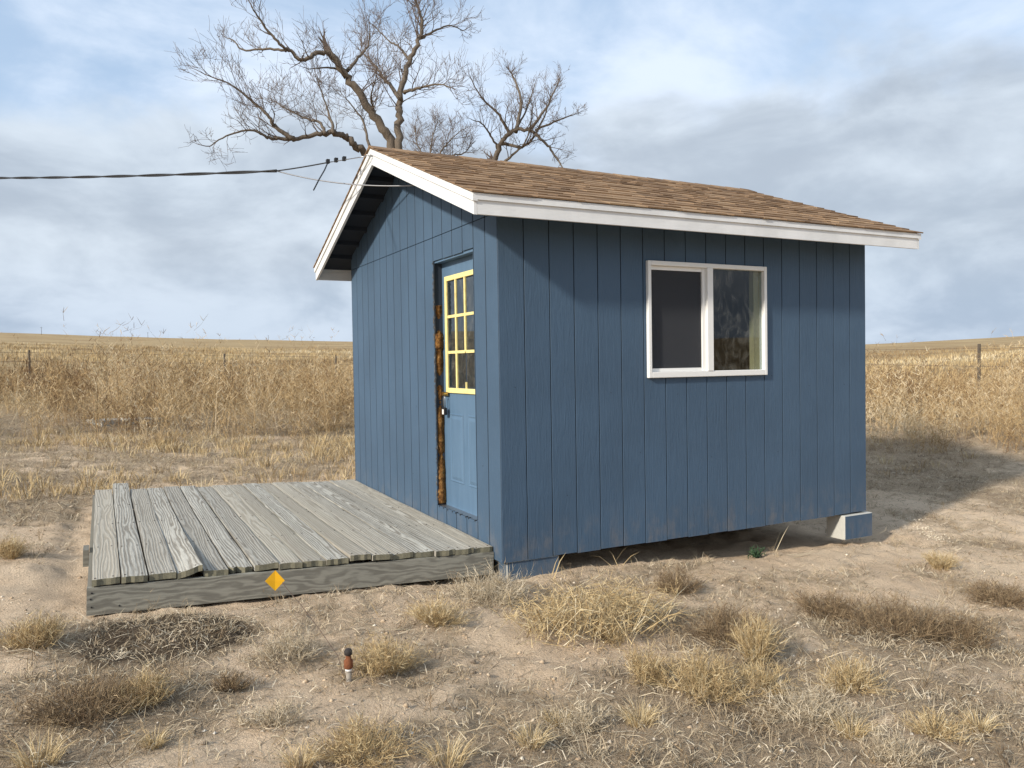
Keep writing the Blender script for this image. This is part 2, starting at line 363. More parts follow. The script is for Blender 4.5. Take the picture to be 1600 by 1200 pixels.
# ------------------------------------------------------------------ ground sheet
def axis(c, half, step, growth, end):
    a = [0.]; s = step
    while a[-1] < end:
        if a[-1] > half: s *= growth
        a.append(a[-1]+s)
    a = np.array(a); return np.concatenate((-a[:0:-1], a))+c
gx = axis(.6, 5.5, .045, 1.11, 2200); gy = axis(1., 6.0, .045, 1.11, 2200)
X, Y = np.meshgrid(gx, gy); nx = len(gx); ny = len(gy)
Z = ground(X, Y)
# where dead plant litter gathers: hand-set patches (pixel of centre, radius in m, strength)
PATCH = [(230,1000,.5,1.9),(320,985,.32,1.8),(60,1000,.5,.7),(130,1120,.8,1.),(250,1080,.5,.7),(60,1190,.5,.9),(620,1050,.5,.6),(460,1030,.35,.5),(940,960,.75,.8),
 (1130,985,.6,.9),(760,930,.45,.6),(1050,1100,.7,.9),(1250,1090,.8,1.),(1450,1120,.8,.9),(1400,990,.8,1.),(1560,1000,.7,.8),(1300,960,.5,.7),(860,1180,.5,1.),(700,1170,.4,.8),
 (1000,1190,.5,1.),(1200,1190,.6,.9),(1500,1190,.6,.8),(1480,900,.5,.5),(1570,860,.8,.6),(1450,745,1.6,1.),(1560,770,1.6,.9),(1400,720,1.2,.9),(300,1170,.4,.5),(480,1180,.4,.7),
 (20,860,.5,.6),(60,790,1.2,.8),(200,735,2.,.8),(400,725,2.,.8),(540,715,1.6,.6),(60,740,2.,.8),(880,1080,.35,.5),(800,1110,.4,.7),(100,860,.3,.5),(1560,930,.5,.7),(1350,1060,.6,.8)]
PW = []
for (u, v, r_, s_) in PATCH: p = at(u, v); PW.append((p.x, p.y, r_, s_))
def vegmask(x, y):
    m = np.zeros_like(x)
    for (px, py, r_, s_) in PW: m = np.maximum(m, s_*sstep(1.25, .35, np.hypot(x-px, y-py)/r_))
    base = .5*sstep(.42, .62, fbm(x*.8+40, y*.8, 3))
    r = np.hypot(x-CX, y-CY)
    m = np.maximum(m, base); m = np.maximum(m, sstep(8.5, 13, r)*.8)
    deck = (x > -2.6) & (x < 0) & (y > .1) & (y < 3.7); shed = (x > 0) & (x < 3.66) & (y > 0.) & (y < 3.6)
    return np.where(deck | shed, 0, m)*np.clip(.35+1.3*fbm(x*2.2, y*2.2+70, 3), 0, 1.2)
V = np.stack((X.ravel(), Y.ravel(), Z.ravel()), 1)
idx = np.arange(nx*ny).reshape(ny, nx)
Fq = np.stack((idx[:-1, :-1].ravel(), idx[:-1, 1:].ravel(), idx[1:, 1:].ravel(), idx[1:, :-1].ravel()), 1)
tag(mesh_obj('ground', V, Fq, M_ground, None, True, vegmask(X, Y).ravel()), kind='structure')

# ------------------------------------------------------------------ shed
W, D, HE, OE, OR, HF, HR = 3.66, 3.5534, 2.3199, .3034, .3097, .1367, 3.2394
shed = tag(empty('shed'), 'small blue wood-sided shed with white trim and brown shingle roof', 'shed')
SL = (HR-(HE+HF))/(D/2+OE)                       # roof slope
def roof_z(y): return HE+HF+SL*((y+OE) if y < D/2 else (D-y+OE))
TH = .012
def board(wall, s0, s1, z0, z1, name='siding_board', parent=None, mat=None, gap=.003, ch=.002):
    """one siding board: chamfered strip; z0/z1 are functions of s (or numbers); wall 'F' = front, 'G' = gable"""
    if wall == 'G': gap, ch = .0052, .0012
    a, b_ = s0+gap, s1-gap
    sec = [(a, TH), (a, ch), (a+ch, 0.), (b_-ch, 0.), (b_, ch), (b_, TH)]
    f0 = z0 if callable(z0) else (lambda s: z0); f1 = z1 if callable(z1) else (lambda s: z1)
    P3 = (lambda s, t, z: (s, t, z)) if wall == 'F' else (lambda s, t, z: (t, s, z))
    mb = MB(); r0 = [P3(s, t, f0(s)) for s, t in sec]; r1 = [P3(s, t, f1(s)) for s, t in sec]
    if wall == 'G': r0, r1 = r1, r0
    mb.prism(r0, r1); o = mb.build(name, [M_side, M_back], parent)
    for q in (2, 6, 7): o.data.polygons[q].material_index = 1
    return o
wallF = MB()
wx0, wx1, wz0, wz1 = 1.252, 2.446, 1.252, 2.128
zt = HE+HF-.06
wallF.box(TH, wx0+.01, TH, .10, .01, zt).box(wx1-.01, W-TH, TH, .10, .01, zt).box(wx0+.01, wx1-.01, TH, .10, .01, wz0+.01).box(wx0+.01, wx1-.01, TH, .10, wz1-.01, zt)
wallF = wallF.build('front_wall', M_back, shed)
bw = W/18
for k in range(18):
    s0, s1 = k*bw, (k+1)*bw
    jit = random.uniform(-.006, .004)
    if 6 <= k <= 11:
        lo = max(s0, wx0) if k == 6 else s0
        board('F', s0, s1, jit, wz0+.004, parent=wallF); board('F', s0, s1, wz1-.004, zt, parent=wallF)
        if k == 6: board('F', s0, wx0+.008, wz0+.0045, wz1-.0045, parent=wallF)
    else: board('F', s0, s1, jit, zt, parent=wallF)
# gable wall: opening for the door
dy0, dy1, dz0, dz1 = .405, 1.17, .222, 2.215
def gt(y): return roof_z(y)-.035
gw = MB()
def gpoly(y0, y1, z0, z1, x0=TH, x1=.09):
    f0 = z0 if callable(z0) else (lambda y: z0); f1 = z1 if callable(z1) else (lambda y: z1)
    ys = [y0, y1] if not (y0 < D/2 < y1) else [y0, D/2, y1]
    ring0 = [(x0, y, f0(y)) for y in ys]+[(x0, y, f1(y)) for y in reversed(ys)]; ring1 = [(x1, p[1], p[2]) for p in ring0]
    gw.prism(ring1, ring0)
gpoly(.1, dy0-.02, .01, gt); gpoly(dy0-.02, dy1+.02, .01, dz0-.01); gpoly(dy0-.02, dy1+.02, dz1+.01, gt); gpoly(dy1+.02, D-.1, .01, gt)
gw = gw.build('gable_wall', M_back, shed)
SEAM = 2.405; gb = D/18
for k in range(18):
    s0, s1 = k*gb, (k+1)*gb; jit = random.uniform(-.006, .004)
    def clipdoor(y): return max(dy0, min(dy1, y))
    lowz1 = SEAM-.003
    if s1 <= dy0+.02 or s0 >= dy1-.03: board('G', s0, s1, jit, lowz1, parent=gw)
    else:
        board('G', s0, s1, jit, dz0+random.uniform(-.003, .003), parent=gw); board('G', s0, s1, dz1+random.uniform(-.004, .006), lowz1, parent=gw)
        if s0 < dy0: board('G', s0, dy0+.0042, dz0+.004, dz1-.005, parent=gw)
        if s1 > dy1: board('G', dy1+.0165, s1, dz0+.004, dz1-.005, parent=gw)
    if gt(s0) > SEAM+.02 or gt(s1) > SEAM+.02:
        f1 = (lambda y: max(gt(y), SEAM+.006))
        if s0+.01 < D/2 < s1-.01: board('G', s0, D/2+.0042, SEAM+.003, f1, parent=gw); board('G', D/2-.0042, s1, SEAM+.003, f1, parent=gw)
        else: board('G', s0, s1, SEAM+.003, f1, parent=gw)
# corner boards are the siding itself; a thin caulked strip closes the corner
# unseen walls
bwall = MB().box(.1, W-.1, D-.09, D-.012, .01, zt).box(.0, W, D-.011, D, 0, zt).build('back_wall', M_side, shed)
rw = MB(); x0, x1 = W-.09, W-TH
ys = [.1, D/2, D-.1]; r0 = [(x0, .1, .01), (x0, D-.1, .01)]+[(x0, y, gt(y)) for y in reversed(ys)]; rw.prism([(x1, p[1], p[2]) for p in r0][::-1], r0[::-1])
x0, x1 = W-TH+.001, W; ys = [.013, D/2, D-.012]; r0 = [(x0, .013, 0), (x0, D-.012, 0)]+[(x0, y, gt(y)) for y in reversed(ys)]; rw.prism([(x1, p[1], p[2]) for p in r0][::-1], r0[::-1])
rw.build('end_wall', M_side, shed)
MB().box(.1, W-.1, .1, D-.1, .03, .20).build('floor_frame', M_int, shed)
MB().box(.1, W-.1, .10, .112, .2, wz0).box(.1, wx0, .10, .112, wz0, zt).box(wx1, W-.1, .10, .112, wz0, zt).box(.1, W-.1, D-.11, D-.1, .2, zt).box(W-.11, W-.1, .112, D-.11, .2, zt).build('interior_lining', M_int, shed)
# roof
roof = MB()
def slope_pt(y, n):   # point on roof plane lifted n along the slope normal (front slope)
    c = 1/math.sqrt(1+SL*SL); return (y-n*SL*c, HE+HF+SL*(y+OE)+n*c)
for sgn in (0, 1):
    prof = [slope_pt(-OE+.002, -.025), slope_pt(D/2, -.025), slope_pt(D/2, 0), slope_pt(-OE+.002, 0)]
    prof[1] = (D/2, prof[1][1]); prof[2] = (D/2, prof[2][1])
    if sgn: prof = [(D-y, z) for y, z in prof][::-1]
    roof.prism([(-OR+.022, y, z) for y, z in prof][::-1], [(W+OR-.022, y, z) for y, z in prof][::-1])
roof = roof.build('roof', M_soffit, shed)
# fascia on the eaves (lower board + upper trim strip) and on the rakes
for s in (0, 1):
    yy = lambda y: (D-y if s else y)
    a = sorted((yy(-OE), yy(-OE+.022))); MB().box(-OR+.024, W+OR-.024, a[0], a[1], HE, HE+.088).build('eave_fascia', M_white, roof)
    a = sorted((yy(-OE-.012), yy(-OE+.021))); MB().box(-OR-.010, W+OR+.010, a[0], a[1], HE+.089, HE+HF-.006).build('eave_trim', M_white, roof)
for x_in, x_out, name in ((-OR+.022, -OR, 'n'), (W+OR-.022, W+OR, 'f')):
    for s in (0, 1):
        yy = (lambda y: D-y) if s else (lambda y: y)
        sg = -1 if x_out < 0 else 1
        def rk(z_lo, z_hi, xo, xi, nm, y_end=-OE, lowcut=True):
            pr = [(y_end, HE+HF+SL*(y_end+OE)+z_lo), (D/2, HR+z_lo), (D/2, HR+z_hi), (y_end, HE+HF+SL*(y_end+OE)+z_hi)]
            A = [(xo, yy(y), z) for y, z in pr]; B = [(xi, yy(y), z) for y, z in pr]
            MB().prism(A, B).build(nm, M_white, roof)
        rk(-HF-.004, -.053, x_out, x_in, 'rake_fascia', -OE+.0005)
        rk(-.052, -.004, x_out+sg*.012, x_in, 'rake_trim', -OE-.0115)
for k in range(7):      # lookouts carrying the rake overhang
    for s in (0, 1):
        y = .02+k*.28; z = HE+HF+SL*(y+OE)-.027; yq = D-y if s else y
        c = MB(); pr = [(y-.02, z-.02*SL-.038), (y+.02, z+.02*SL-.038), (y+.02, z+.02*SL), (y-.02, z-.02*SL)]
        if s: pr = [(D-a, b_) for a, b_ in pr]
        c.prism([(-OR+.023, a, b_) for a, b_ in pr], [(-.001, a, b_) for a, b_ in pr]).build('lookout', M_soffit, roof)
# shingles
EXPO = .143; SLEN = math.hypot(D/2+OE, HR-HE-HF); cs = (D/2+OE)/SLEN; sn = (HR-HE-HF)/SLEN
def sp3(x, b_, n, back=False):
    y = -OE+b_*cs-n*sn; z = HE+HF+b_*sn+n*cs
    return (x, D-y if back else y, z)
row = 0; b0 = -.022
while b0 < SLEN-.03:
    x = -OR-.022-(0 if row % 2 else 0); end = W+OR+.022; top = min(b0+.2, SLEN)
    while x < end-.02:
        wd = random.uniform(.17, .36); x1 = min(x+wd, end)
        if end-x1 < .09: x1 = end
        tabs = random.choice((1, 2, 2)); xs = [x] + sorted(random.uniform(x+.04, x1-.04) for _ in range(tabs-1)) + [x1]
        mb = MB()
        for i in range(tabs):
            th = .011 if (i+row) % 2 == 0 else .0065; lo = b0+random.uniform(-.004, .004); e = .0009
            a, c2 = xs[i]+e, xs[i+1]-e
            mb.prism([sp3(a, lo, .004), sp3(c2, lo, .004), sp3(c2, top, .0005), sp3(a, top, .0005)], [sp3(a, lo, .004+th), sp3(c2, lo, .004+th), sp3(c2, top, .003), sp3(a, top, .003)])
        mb.build('shingle', M_shingle, roof)
        x = x1
    row += 1; b0 += EXPO
bk = MB()
for r_ in range(row):
    b0 = -.022+r_*EXPO; top = min(b0+.2, SLEN)
    ring = [sp3(-OR-.022, b0, .004, True), sp3(W+OR+.022, b0, .004, True), sp3(W+OR+.022, top, .0005, True), sp3(-OR-.022, top, .0005, True)]
    bk.prism(ring[::-1], [(p[0], p[1], p[2]+.010) for p in ring][::-1])
bk.build('rear_slope_shingles', M_shingle, roof)
x = -OR-.024
while x < W+OR:
    x1 = min(x+.21, W+OR+.024); zz = HR+.004+random.uniform(0, .003); q = .13
    pr = [(D/2-q, zz-q*SL+.004), (D/2, zz+.006), (D/2+q, zz-q*SL+.004), (D/2+q, zz-q*SL+.012), (D/2, zz+.018), (D/2-q, zz-q*SL+.012)]
    MB().prism([(x, a, c2) for a, c2 in pr][::-1], [(x1-.002, a, c2-.004) for a, c2 in pr][::-1]).build('ridge_cap', M_shingle, roof); x = x1
# sliding window
win = MB(); fy0, fy1 = -.028, .05
ox0, ox1, oz0, oz1 = 1.247, 2.450, 1.247, 2.133; fwid = .030
win.box(ox0, ox0+fwid, fy0, fy1, oz0, oz1).box(ox1-fwid, ox1, fy0, fy1, oz0, oz1).box(ox0+fwid, ox1-fwid, fy0, fy1, oz0, oz0+.045).box(ox0+fwid, ox1-fwid, fy0, fy1, oz1-.035, oz1)
mx = 1.845
win = win.build('window', M_vinyl, shed)
bv = win.modifiers.new('bevel', 'BEVEL'); bv.width = .004; bv.segments = 2
MB().box(mx-.028, mx+.028, fy0-.004, .03, oz0+.0455, oz1-.0355).build('meeting_stile', M_vinyl, win)
sash = MB(); a0, a1, c0, c1 = ox0+fwid, mx-.028, oz0+.045, oz1-.035
sash.box(a0+.001, a0+.014, .0, .03, c0+.001, c1-.001).box(a1-.03, a1-.001, -.005, .03, c0+.001, c1-.001).box(a0+.014, a1-.03, 0, .03, c0+.001, c0+.026).box(a0+.014, a1-.03, 0, .03, c1-.03, c1-.001)
sash.build('screen_frame', M_vinyl, win)
MB().box(a0+.014, a1-.03, .012, .0135, c0+.026, c1-.03).build('insect_screen', M_screen, win)
MB().box(a0+.01, a1-.01, .034, .038, c0+.01, c1-.01).build('pane', M_glass, win)
b0_, b1_ = mx+.028, ox1-fwid
MB().box(b0_+.0005, b1_-.0005, .006, .010, c0+.0005, c1-.0005).build('pane', M_glass, win)
MB().box(b1_-.065, b1_+.02, .03, .08, c0-.02, c1+.01).box(ox0+.02, a0+.02, .06, .115, c0-.02, c1+.01).box(a0+.021, b1_-.066, .06, .115, c0-.03, c0-.002).build('inner_jamb', M_pine, win)
# door
XD = .08
door = MB().box(XD, XD+.045, .37, 1.20, .205, 2.195)
door = door.build('door', M_door, shed)
yl0, yl1, yz0, yz1 = .50, 1.112, 1.145, 2.082
fr = MB(); fwd = .040
fr.box(XD-.016, XD-.0005, yl1-fwd, yl1, yz0, yz1).box(XD-.016, XD-.0005, yl0, yl0+fwd, yz0, yz1).box(XD-.016, XD-.0005, yl0+fwd, yl1-fwd, yz0, yz0+fwd).box(XD-.016, XD-.0005, yl0+fwd, yl1-fwd, yz1-fwd, yz1)
fr = fr.build('window_frame', M_yel, door); bv = fr.modifiers.new('bevel', 'BEVEL'); bv.width = .004; bv.segments = 2
pw = (yl1-yl0-2*fwd)/3; ph = (yz1-yz0-2*fwd)/3
for k in (1, 2):
    y = yl0+fwd+k*pw; lowz = yz0+fwd+(.035 if k == 1 else 0)
    MB().box(XD-.014, XD-.001, y-.011, y+.011, yz0+fwd if k == 2 else yz0+fwd+ph*1.0, yz1-fwd).build('muntin', M_yel, door)
    z = yz0+fwd+k*ph
    for a in range(3): MB().box(XD-.013, XD-.0012, yl0+fwd+a*pw+.0112, yl0+fwd+(a+1)*pw-.0112, z-.011, z+.011).build('muntin', M_yel, door)
MB().box(XD-.012, XD-.0012, yl0+fwd+pw-.008, yl0+fwd+pw+.008, yz0+fwd, yz0+fwd+.05).build('broken_muntin', M_yel, door)
for a in range(3):
    for c_ in range(3):
        MB().box(XD-.0062, XD-.0022, yl0+fwd+a*pw+.0115, yl0+fwd+(a+1)*pw-.0115, yz0+fwd+c_*ph+.0115, yz0+fwd+(c_+1)*ph-.0115).build('pane', M_glass2, door)
MB().box(XD-.0019, XD-.0004, yl0+fwd, yl1-fwd, yz0+fwd, yz1-fwd).build('dark_backing', M_back, door)
for (pa, pb) in ((.80, 1.06), (.45, .71)):
    p = MB(); z0, z1 = .43, .98
    o_ = [(XD-.0005, pa, z0), (XD-.0005, pb, z0), (XD-.0005, pb, z1), (XD-.0005, pa, z1)]
    def insr(d, x): return [(x, pa+d, z0+d), (x, pb-d, z0+d), (x, pb-d, z1-d), (x, pa+d, z1-d)]
    rings = [insr(0, XD-.0005), insr(.006, XD-.007), insr(.02, XD-.003), insr(.045, XD-.009)]
    vs_ = [q for r_ in rings for q in r_]; fs = []
    for i in range(3):
        for k in range(4): fs.append((i*4+k, i*4+(k+1) % 4, i*4+4+(k+1) % 4, i*4+4+k)[::-1])
    fs.append((12, 13, 14, 15)[::-1]); p.add(vs_, fs); p.build('raised_panel', M_door, door)
# jamb, torn siding edge, foam, threshold
MB().box(.0125, .16, dy1+.032, dy1+.075, dz0-.02, dz1).box(.0125, .16, dy0-.05, dy0-.01, dz0-.02, dz1).box(.013, .16, dy0-.009, dy1+.031, dz1-.018, dz1+.02).build('door_jamb', M_door, shed)
def ragged(name, mat, xs, ybase, yamp, z0, z1, n, xd, seed, thick):
    rs = random.Random(seed); mb = MB(); vs_ = []; fs = []
    for i in range(n+1):
        z = z0+(z1-z0)*i/n; e = thick(i/n)*(.88+.24*rs.random())
        xo = xs+rs.uniform(-.006, .006)
        vs_ += [(xo, ybase, z), (xo-.004, ybase-e*.6, z+rs.uniform(-.004, .004)), (xs+xd*.5, ybase-e, z+rs.uniform(-.006, .006)), (xs+xd, ybase-e*.7, z), (xs+xd, ybase, z)]
    for i in range(n):
        for k in range(4): a = i*5+k; fs.append((a, a+1, a+6, a+5))
    fs += [(4, 3, 2, 1, 0), tuple(n*5+k for k in range(5))]
    mb.add(vs_, fs); return mb.build(name, mat, shed, True)
ragged('foam_seal', M_foam, .010, dy1+.034, .03, dz0+.01, 1.86, 150, .066, 3, lambda t: .019+.005*math.sin(t*19)+.004*math.sin(t*47)+(.020 if .78 < t < .86 else 0)+.014*max(0, 1-t*2.2))
ragged('torn_edge', M_torn, .001, dy1+.024, .01, dz0, dz1, 120, .011, 5, lambda t: .016)
th = MB().box(.014, .13, dy0-.008, dy1+.030, dz0-.012, dz0-.001); th.build('threshold', M_steel, shed)
for k in range(9):
    y = dy0+.05+k*.085+random.uniform(-.02, .02); MB().tube([(-.002, y, dz0-.004), (.02, y, dz0-.004)], .007, 8).build('screw_hole', M_blackp, shed)
# hasp and padlock
hasp = MB().box(.058, .064, 1.065, 1.185, 1.120, 1.150).tube([(.064, 1.09, 1.135), (.036, 1.09, 1.135)], .008, 8).build('hasp', M_brass, door)
lock = tag(empty('padlock', (.04, 1.09, 1.0)), 'black padlock with pale sticker hanging from the brass door hasp', 'padlock')
q = MB().box(-.014, .014, -.026, .026, -.035, .025).build('body', M_blackp, lock); bv = q.modifiers.new('bevel', 'BEVEL'); bv.width = .006; bv.segments = 2
MB().box(-.0155, -.0142, -.018, .014, -.028, .012).build('sticker', M_label, lock)
MB().tube([(0, -.016, .02)]+[(0, .016*-math.cos(a*math.pi/8), .10+.016*math.sin(a*math.pi/8)) for a in range(9)]+[(0, .016, .02)], .004, 8).build('shackle', M_steel, lock, True)
# nail heads on the siding
nails = MB()
for k in range(0, 18):
    for z in (.35+.4*random.random(), 1.0+.5*random.random()):
        if random.random() < .5:
            x = (k+.15+.7*random.random())*bw; nails.tube([(x, .001, z), (x, -.0015, z)], .0035, 6)
        if random.random() < .5:
            y = (k+.15+.7*random.random())*gb
            if not (dy0-.05 < y < dy1+.08): nails.tube([(.001, y, z), (-.0015, y, z)], .0035, 6)
nails.build('nail_heads', M_back, shed)['kind'] = 'stuff'
# foundation blocks
def block(name, x0, x1, y0, y1, top, h, label, paint=True, left=False):
    cx, cy = (x0+x1)/2, (y0+y1)/2
    e = tag(empty(name, (cx, cy, top-h)), label, 'concrete block')
    q = MB().box(x0-cx, x1-cx, y0-cy, y1-cy, 0, h).build('block', M_conc, e); bv = q.modifiers.new('bevel', 'BEVEL'); bv.width = .007; bv.segments = 2
    if left: MB().box(x0-cx-.0016, x0-cx-.0003, y0-cy+.006, y1-cy-.006, .006, h-.006).build('blue_overspray', M_side, e)
    if paint: MB().box(x0-cx+.006, x1-cx-.006, y0-cy-.0016, y0-cy-.0003, .006, h-.006).build('blue_overspray', M_side, e)
block('concrete_block', 3.345, 3.70, -.03, .17, -.012, .215, 'grey concrete block with a blue painted face under the shed wall far from the deck')
block('concrete_block', .04, .46, .012, .20, -.004, .16, 'half-buried blue painted concrete block under the shed corner beside the deck', True, True)
block('concrete_block', 3.3, 3.64, D-.25, D-.04, -.012, .26, 'bare concrete block under the back corner of the shed away from the deck', False)
block('concrete_block', .05, .4, D-.25, D-.04, -.012, .16, 'bare concrete block under the back corner of the shed behind the deck', False)

# ------------------------------------------------------------------ deck
deck = tag(empty('deck', (0, .13, .092)), 'low weathered grey wood plank deck in front of the shed door', 'deck')
deck.rotation_euler = (.013, .042, 0)
NB = 17; pitch = 2.50/NB
for i in range(NB):
    r_ = random.Random(100+i); bwid = pitch-r_.uniform(.004, .010); xc = -2.50+pitch*(i+.5)-.006
    if i == 1: bwid = pitch-.012
    ya = r_.uniform(-.018, .012); yb = 3.42+r_.uniform(-.03, .03)
    if i == 1: yb += .20
    if i == 5: ya += .07
    lift = {3: .018, 4: -.004, 5: -.006, 10: .020, 9: .004, 11: .012}.get(i, r_.uniform(-.003, .007)); tw = r_.uniform(-.007, .007)
    if i == 3: tw = .022
    blift = {1: .03}.get(i, r_.uniform(-.002, .01)); cup = r_.uniform(-.001, .005); bow = r_.uniform(-.006, .006); skew = r_.uniform(-.006, .006)
    nyy, nxx = 30, 6; top = []; 
    vs_ = []; fs = []
    for j in range(nyy+1):
        s = j/nyy
        for k in range(nxx+1):
            u = k/nxx; y = ya+(yb-ya)*s
            if j == 0: y += (r_.uniform(-.006, .006) if i != 5 else r_.uniform(-.05, .04))
            xx = xc+(u-.5)*bwid+bow*math.sin(math.pi*s)+skew*(s-.5)
            z = lift*(1-s)**4+blift*s**6+tw*(u-.5)*2*(1-s)**2+cup*(2*u-1)**2+.0012*math.sin(s*23+i)
            edge = -.003 if k in (0, nxx) else 0
            vs_.append((xx, y, z+edge))
    n0 = len(vs_); vs_ += [(v[0], v[1], v[2]-.036) for v in vs_]
    st = nxx+1
    for j in range(nyy):
        for k in range(nxx):
            a = j*st+k; fs.append((a, a+1, a+st+1, a+st)); fs.append((n0+a, n0+a+st, n0+a+st+1, n0+a+1))
        a = j*st; fs.append((a, a+st, n0+a+st, n0+a)); a = j*st+nxx; fs.append((a, n0+a, n0+a+st, a+st))
    nfront = len(fs)
    for k in range(nxx): fs.append((k, n0+k, n0+k+1, k+1)); a = nyy*st+k; fs.append((a, a+1, n0+a+1, n0+a))
    # board origin at its own centre so that each grain differs
    vs_ = [(v[0]-xc, v[1], v[2]) for v in vs_]
    o = mesh_obj('deck_board', vs_, fs, [M_deck, M_endg], deck); o.location = (xc, 0, 0)
    for q in range(nfront, len(fs)): o.data.polygons[q].material_index = 1
    nh = MB()
    for yn in (.035, .85, 1.68, 2.5, 3.34):
        for dx in (-.045, .045):
            q0 = dx+r_.uniform(-.012, .012); q1 = yn+r_.uniform(-.02, .02); s_ = q1/3.4; u_ = q0/bwid+.5
            zq = lift*(1-s_)**4+blift*s_**6+tw*(u_-.5)*2*(1-s_)**2+cup*(2*u_-1)**2+.0012*math.sin(s_*23+i)
            nh.tube([(q0, q1, zq-.004), (q0, q1, zq+.0022)], .0055, 7)
    nh = nh.build('nail_heads', M_nail, o); nh['kind'] = 'stuff'
rim = MB().box(-2.525, -.004, -.010, .028, -.195, -.040).build('rim_joist', M_rim, deck)
MB().box(-2.523, -2.485, .03, 3.40, -.18, -.040).build('side_joist', M_rim, deck)
MB().box(-2.56, -2.526, .9, 1.06, -.13, -.02).build('side_cleat', M_rim, deck)
MB().box(-2.525, -.004, 3.36, 3.40, -.18, -.040).build('rear_joist', M_rim, deck)
for k in range(1, 5): MB().box(-2.5+k*.5-.019, -2.5+k*.5+.019, .03, 3.355, -.17, -.040).build('inner_joist', M_rim, deck)
nl = MB()
for (x, z) in ((-2.50, -.07), (-2.505, -.105), (-2.50, -.15), (-2.36, -.155)): nl.tube([(x, -.009, z), (x, -.0125, z)], .005, 8)
nl.build('nail_heads', M_blackp, deck)['kind'] = 'stuff'

# ------------------------------------------------------------------ service drop cable
def at_depth(u, v, depth): d = ray(u, v); return EYE+d*(depth/d.dot(fw))
hook = Vector((-OR-.004, D/2-.03, HR-.075))
hk = MB().tube([(hook.x+.004, hook.y, hook.z), (hook.x-.03, hook.y, hook.z), (hook.x-.045, hook.y+.012, hook.z+.012), (hook.x-.05, hook.y+.025, hook.z)], .005, 6).build('cable_hook', M_steel, roof, True)
far = at_depth(-260, 273, 13.); cab = tag(empty('power_cable', hook), 'black overhead service cable running to the hook at the shed gable peak', 'cable')
def cat(p0, p1, sag, n=40): return [p0.lerp(p1, i/n)+Vector((0, 0, -sag*4*(i/n)*(1-i/n))) for i in range(n+1)]
split = at_depth(432, 267, (hook-EYE).dot(fw)+.75)
main = cat(far, split, .06, 90); A = MB(); B_ = MB()
for s, mb in ((0, A), (math.pi, B_)):
    pts = [p-hook+Vector((0, math.sin(i*.55+s)*.008, math.cos(i*.55+s)*.008)) for i, p in enumerate(main)]; mb.tube(pts, .0082, 6)
A.build('insulated_conductor', M_cable, cab, True); B_.build('insulated_conductor', M_cable, cab, True)
hk_end = hook+Vector((-.05, .02, .0))
clampp = split.lerp(hk_end, .60)
MB().tube([p-hook for p in cat(split, clampp, .004, 10)], .006, 6).build('messenger_wire', M_cable, cab, True)
MB().tube([p-hook for p in cat(clampp, hk_end, .0, 6)], .0045, 6).build('bail_wire', M_alu, cab, True)
for t_ in (.0, .28, .55): p = clampp.lerp(hk_end, t_*.8)-hook; MB().box(p.x-.014, p.x+.014, p.y-.02, p.y+.02, p.z-.008, p.z+.026).build('clamp', M_cable, cab)
wl = Vector((-.002, D/2-.22, 2.905)); MB().tube([p-hook for p in cat(split, wl, .05, 24)], .006, 6).build('lead_in_wire', M_alu, cab, True)
e0 = clampp; e1 = at_depth(490, 297, (hook-EYE).dot(fw)-.15); MB().tube([p-hook for p in (e0, e0.lerp(e1, .25)+Vector((0, 0, -.01)), e0.lerp(e1, .6), e1)], .006, 6).build('loose_end', M_cable, cab, True)

# ------------------------------------------------------------------ marker flag and pipe
pb = at(545, 1064); pipe = tag(empty('pipe_stub', pb), 'short rusty capped pipe sticking out of the sand beside a twiggy bush', 'pipe')
MB().tube([(0, 0, -.08), (0, 0, .052)], .0135, 14).build('lower_pipe', mat_metal('old_pipe', (.30, .26, .21), .8, 0), pipe, True)
MB().tube([(0, 0, .050), (0, 0, .062)], .0165, 14).build('white_band', M_label, pipe, True)
m, t, b = material('rusted_iron', .9, .2); g = G(t); n = g.noise(g.coord('Object'), 60, 5, .7)
g.l(g.mix(n, (.10, .035, .018), (.27, .10, .045)), b.inputs['Base Color']); g.bump(b, n, .6, .006); M_rusti = m
MB().tube([(0, 0, .064), (0, 0, .07), (0, 0, .105), (0, 0, .112), (0, 0, .13)], [.018, .022, .022, .014, .013], 16).build('rusty_coupling', M_rusti, pipe, True)
MB().tube([(0, 0, .130), (0, 0, .134), (0, 0, .152), (0, 0, .162), (0, 0, .165)], [.012, .0195, .0205, .014, .003], 16).build('dark_cap', mat_metal('dark_cap', (.03, .024, .022), .8, .1), pipe, True)
pipe.scale = (.92, .92, .9); fb = at(538, 1060); flag = tag(empty('marker_flag', fb), 'small yellow diamond marker flag on a thin leaning wire by the deck', 'flag')
dref = (fb-EYE).dot(fw)+.10
def fp(u, v, dd=0): return at_depth(u, v, dref+dd)-fb
stem = [Vector((0, 0, -.05)), Vector((0, 0, 0)), fp(528, 1025, -.03), fp(500, 985, .0), fp(470, 945, .05), fp(446, 917, .08), fp(438, 905, .09)]
MB().tube(stem, .0016, 5).build('wire_stem', M_rust, flag, True)
m, t, b = material('yellow_vinyl_flag', .5, .3); g = G(t); n = g.noise(g.coord('Object'), 14, 3)
g.l(g.mix(n, (.85, .40, .012), (.90, .50, .02)), b.inputs['Base Color']); M_flag = m
cdia = [fp(430, 891, .075), fp(445, 907, .09), fp(430, 923, .075), fp(414, 908, .045)]; mid = sum(cdia, Vector())/4+fw*.0015
nrm = fw*.0012; vs_ = [p-nrm for p in cdia]+[mid-nrm]+[p+nrm for p in cdia]+[mid+nrm]
fs = [(4, (k+1) % 4, k) for k in range(4)]+[(9, 5+k, 5+(k+1) % 4) for k in range(4)]+[(k, (k+1) % 4, 5+(k+1) % 4, 5+k) for k in range(4)]
